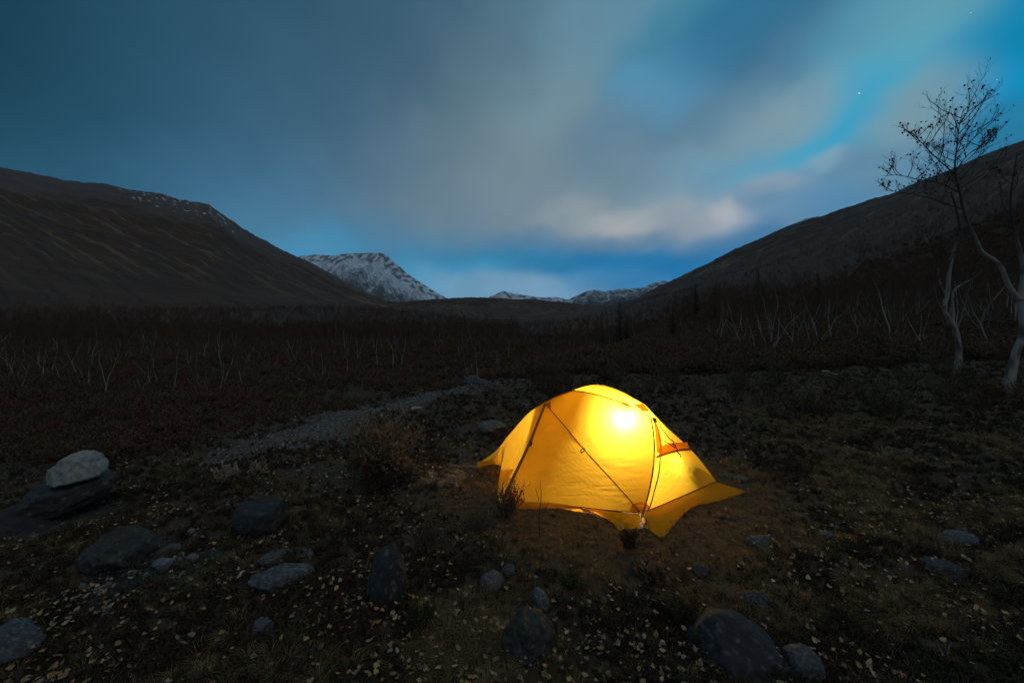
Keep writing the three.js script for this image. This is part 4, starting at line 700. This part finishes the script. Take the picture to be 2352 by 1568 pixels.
  peb.forEach((g, k) => stuff('gravel', 'grey gravel along the brink of the terrace', 'gravel', g, M.rock, scatter(7000, 1.6, 19, 0.8, (c) => 0.025 + c.gravel + 0.15 * c.ash, (x, d) => ({ p: onGround(x, -d, 0.002), r: E(R() * 6.28, R() * 6.28, R() * 6.28), s: 0.007 + 0.026 * Math.pow(R(), 3) + 0.001 * d, c: [0, 0, 0].fill(0.4 + 0.9 * R()) }))));
  // fallen leaves
  const leafGeo = [0, 1, 2].map((k) => { const r = rng(540 + k), G = new Geo(), n = 9, o = G.v(0, 0.1 * (k - 1), 0, [1, 1, 1]); const ring = []; for (let m = 0; m < n; m++) { const a = m / n * 6.283, q = (0.36 + 0.16 * Math.cos(a) + (m === 0 ? 0.16 : 0)) * (0.9 + 0.2 * r()); ring.push(G.v(Math.cos(a) * q * 1.25, 0.11 * Math.sin(a * 2 + k) + 0.1 * r(), Math.sin(a) * q, [1, 1, 1])); } ring.forEach((v, m) => G.i.push(o, ring[(m + 1) % n], v)); return G.done(); });
  const tones = [[0.44, 0.25, 0.08], [0.34, 0.19, 0.09], [0.44, 0.31, 0.19], [0.24, 0.12, 0.055], [0.32, 0.24, 0.16], [0.5, 0.34, 0.14]];
  const leafAt = (x, d) => ({ p: onGround(x, -d, 0.015 + 0.045 * R()), r: E((R() - 0.5) * 0.9, R() * 6.28, (R() - 0.5) * 0.9), s: 0.018 + 0.022 * R(), c: shade(tones[Math.floor(R() * tones.length)], 0.6 + 0.6 * R()) });
  leafGeo.forEach((g, k) => stuff('leaf_litter', 'scattered small fallen birch leaves over the heath', 'leaves', g, M.plant, scatter(2300, 2.2, 13, 1.3, (c, x, d) => 0.15 + 0.7 * sst(-0.2, 0.5, n2b(x * 0.7 + 20, d * 0.7)), leafAt)));
  const leafMats = tones.map((t) => new THREE.MeshStandardMaterial({ color: new THREE.Color().setRGB(t[0] * 0.85, t[1] * 0.85, t[2] * 0.85), roughness: 0.9, side: THREE.DoubleSide }));
  const words = ['yellow', 'brown', 'pale straw', 'dark brown', 'greyish', 'light yellow'];
  scatter(230, 1.9, 4.6, 1.1, () => 1, (x, d) => { const e = leafAt(x, d), t = Math.floor(R() * 6), m = mesh('fallen_leaf', leafGeo[Math.floor(R() * 3)], leafMats[t]); m.position.copy(e.p); m.rotation.copy(e.r); m.scale.setScalar(0.022 + 0.02 * R()); tag(m, words[t] + ' fallen leaf lying on the heath in the foreground', 'leaf', words[t] + ' fallen leaves in the foreground'); return e; });
  // sticks and wood
  const stick = (label, x0, y0, x1, y1, r, tone, lift = 0.015) => { const a = groundAt(x0, y0), b = groundAt(x1, y1), m = a.clone().lerp(b, 0.5), q = (t) => { const p = a.clone().lerp(b, t); return V(p.x - m.x + 0.012 * n2(t * 3, x0), height(p.x, p.z) + r + lift - m.y + 0.008 * n2(t * 4, y0), p.z - m.z); }; const G = new Geo(); G.tube([0, 0.2, 0.4, 0.6, 0.8, 1].map(q), (t) => r * (1 - 0.4 * t), (t, an, p) => tone.map((c) => c * (1 + 0.3 * n3(p[0] * 20, p[1] * 20, p[2] * 20))), 6); tag(mesh('stick', G.done(), M.bark), label, 'stick').position.copy(m); };
  stick('bleached white stick by the long lichen stone', 545, 1338, 560, 1318, 0.011, [0.5, 0.48, 0.44]);
  stick('thin curved twig right of the fireplace', 472, 1348, 506, 1364, 0.005, [0.3, 0.27, 0.24]);
  stick('charred stick in front of the fireplace stones', 330, 1332, 392, 1310, 0.008, [0.06, 0.055, 0.05]);
  stick('grey stick lying across the fireplace ashes', 388, 1338, 440, 1314, 0.007, [0.22, 0.2, 0.18]);
  stick('thin grey twig left of the fireplace', 296, 1300, 352, 1298, 0.005, [0.16, 0.14, 0.12]);
  stick('pale chip of wood near the bottom left', 408, 1472, 424, 1486, 0.012, [0.36, 0.33, 0.28]);
  stick('pale stick in the foreground left of centre', 440, 1462, 474, 1448, 0.009, [0.26, 0.23, 0.19]);
  stick('pale log lying on the heath behind the gravel', 945, 947, 968, 942, 0.035, [0.4, 0.38, 0.34], 0.02);
  stick('long bleached branch on the flood plain', 655, 873, 700, 884, 0.04, [0.4, 0.38, 0.34], 0.25);
  stick('pale fallen branch on the slope at the right', 1890, 868, 1936, 872, 0.03, [0.36, 0.34, 0.3], 0.15);
  // white chips of quartz on the gravel
  const white = (label, px, py, s, seed) => { const p = groundAt(px, py), m = mesh('white_pebble', rockGeo(seed, s, s * 0.5, s * 0.7, { detail: 5, cuts: 8, tone: [0.9, 0.9, 0.9], lichen: 0 }), M.rock); m.position.copy(p).add(V(0, s * 0.4, 0)); tag(m, label, 'pebble'); };
  white('bright white pebble on the gravel bank', 695, 1041, 0.032, 560); white('white pebble beside the pale leaved bush', 496, 1066, 0.036, 561); white('white pebble low on the gravel bank', 640, 1062, 0.02, 562); white('pale pebble between slab and mossy mound', 1066, 1372, 0.034, 563);
}

// ---------------------------------------------------------------- stars in the gaps of the cloud
{
  const mat = (k) => new THREE.MeshStandardMaterial({ color: 0x000000, emissive: new THREE.Color(0.9, 0.97, 1), emissiveIntensity: k });
  for (const [px, py, r, k, label] of [[1974, 214, 9, 1.6, 'brightest star in the blue gap of the clouds'], [2231, 29, 7, 0.9, 'faint star near the top right corner'], [2291, 183, 7, 0.8, 'faint star in the blue sky at the right edge']]) { const m = mesh('star', new THREE.IcosahedronGeometry(r, 2), mat(k)); m.position.copy(P(px, py, 9000)); m.castShadow = false; tag(m, label, 'star'); }
}
renderer.render(scene, camera);
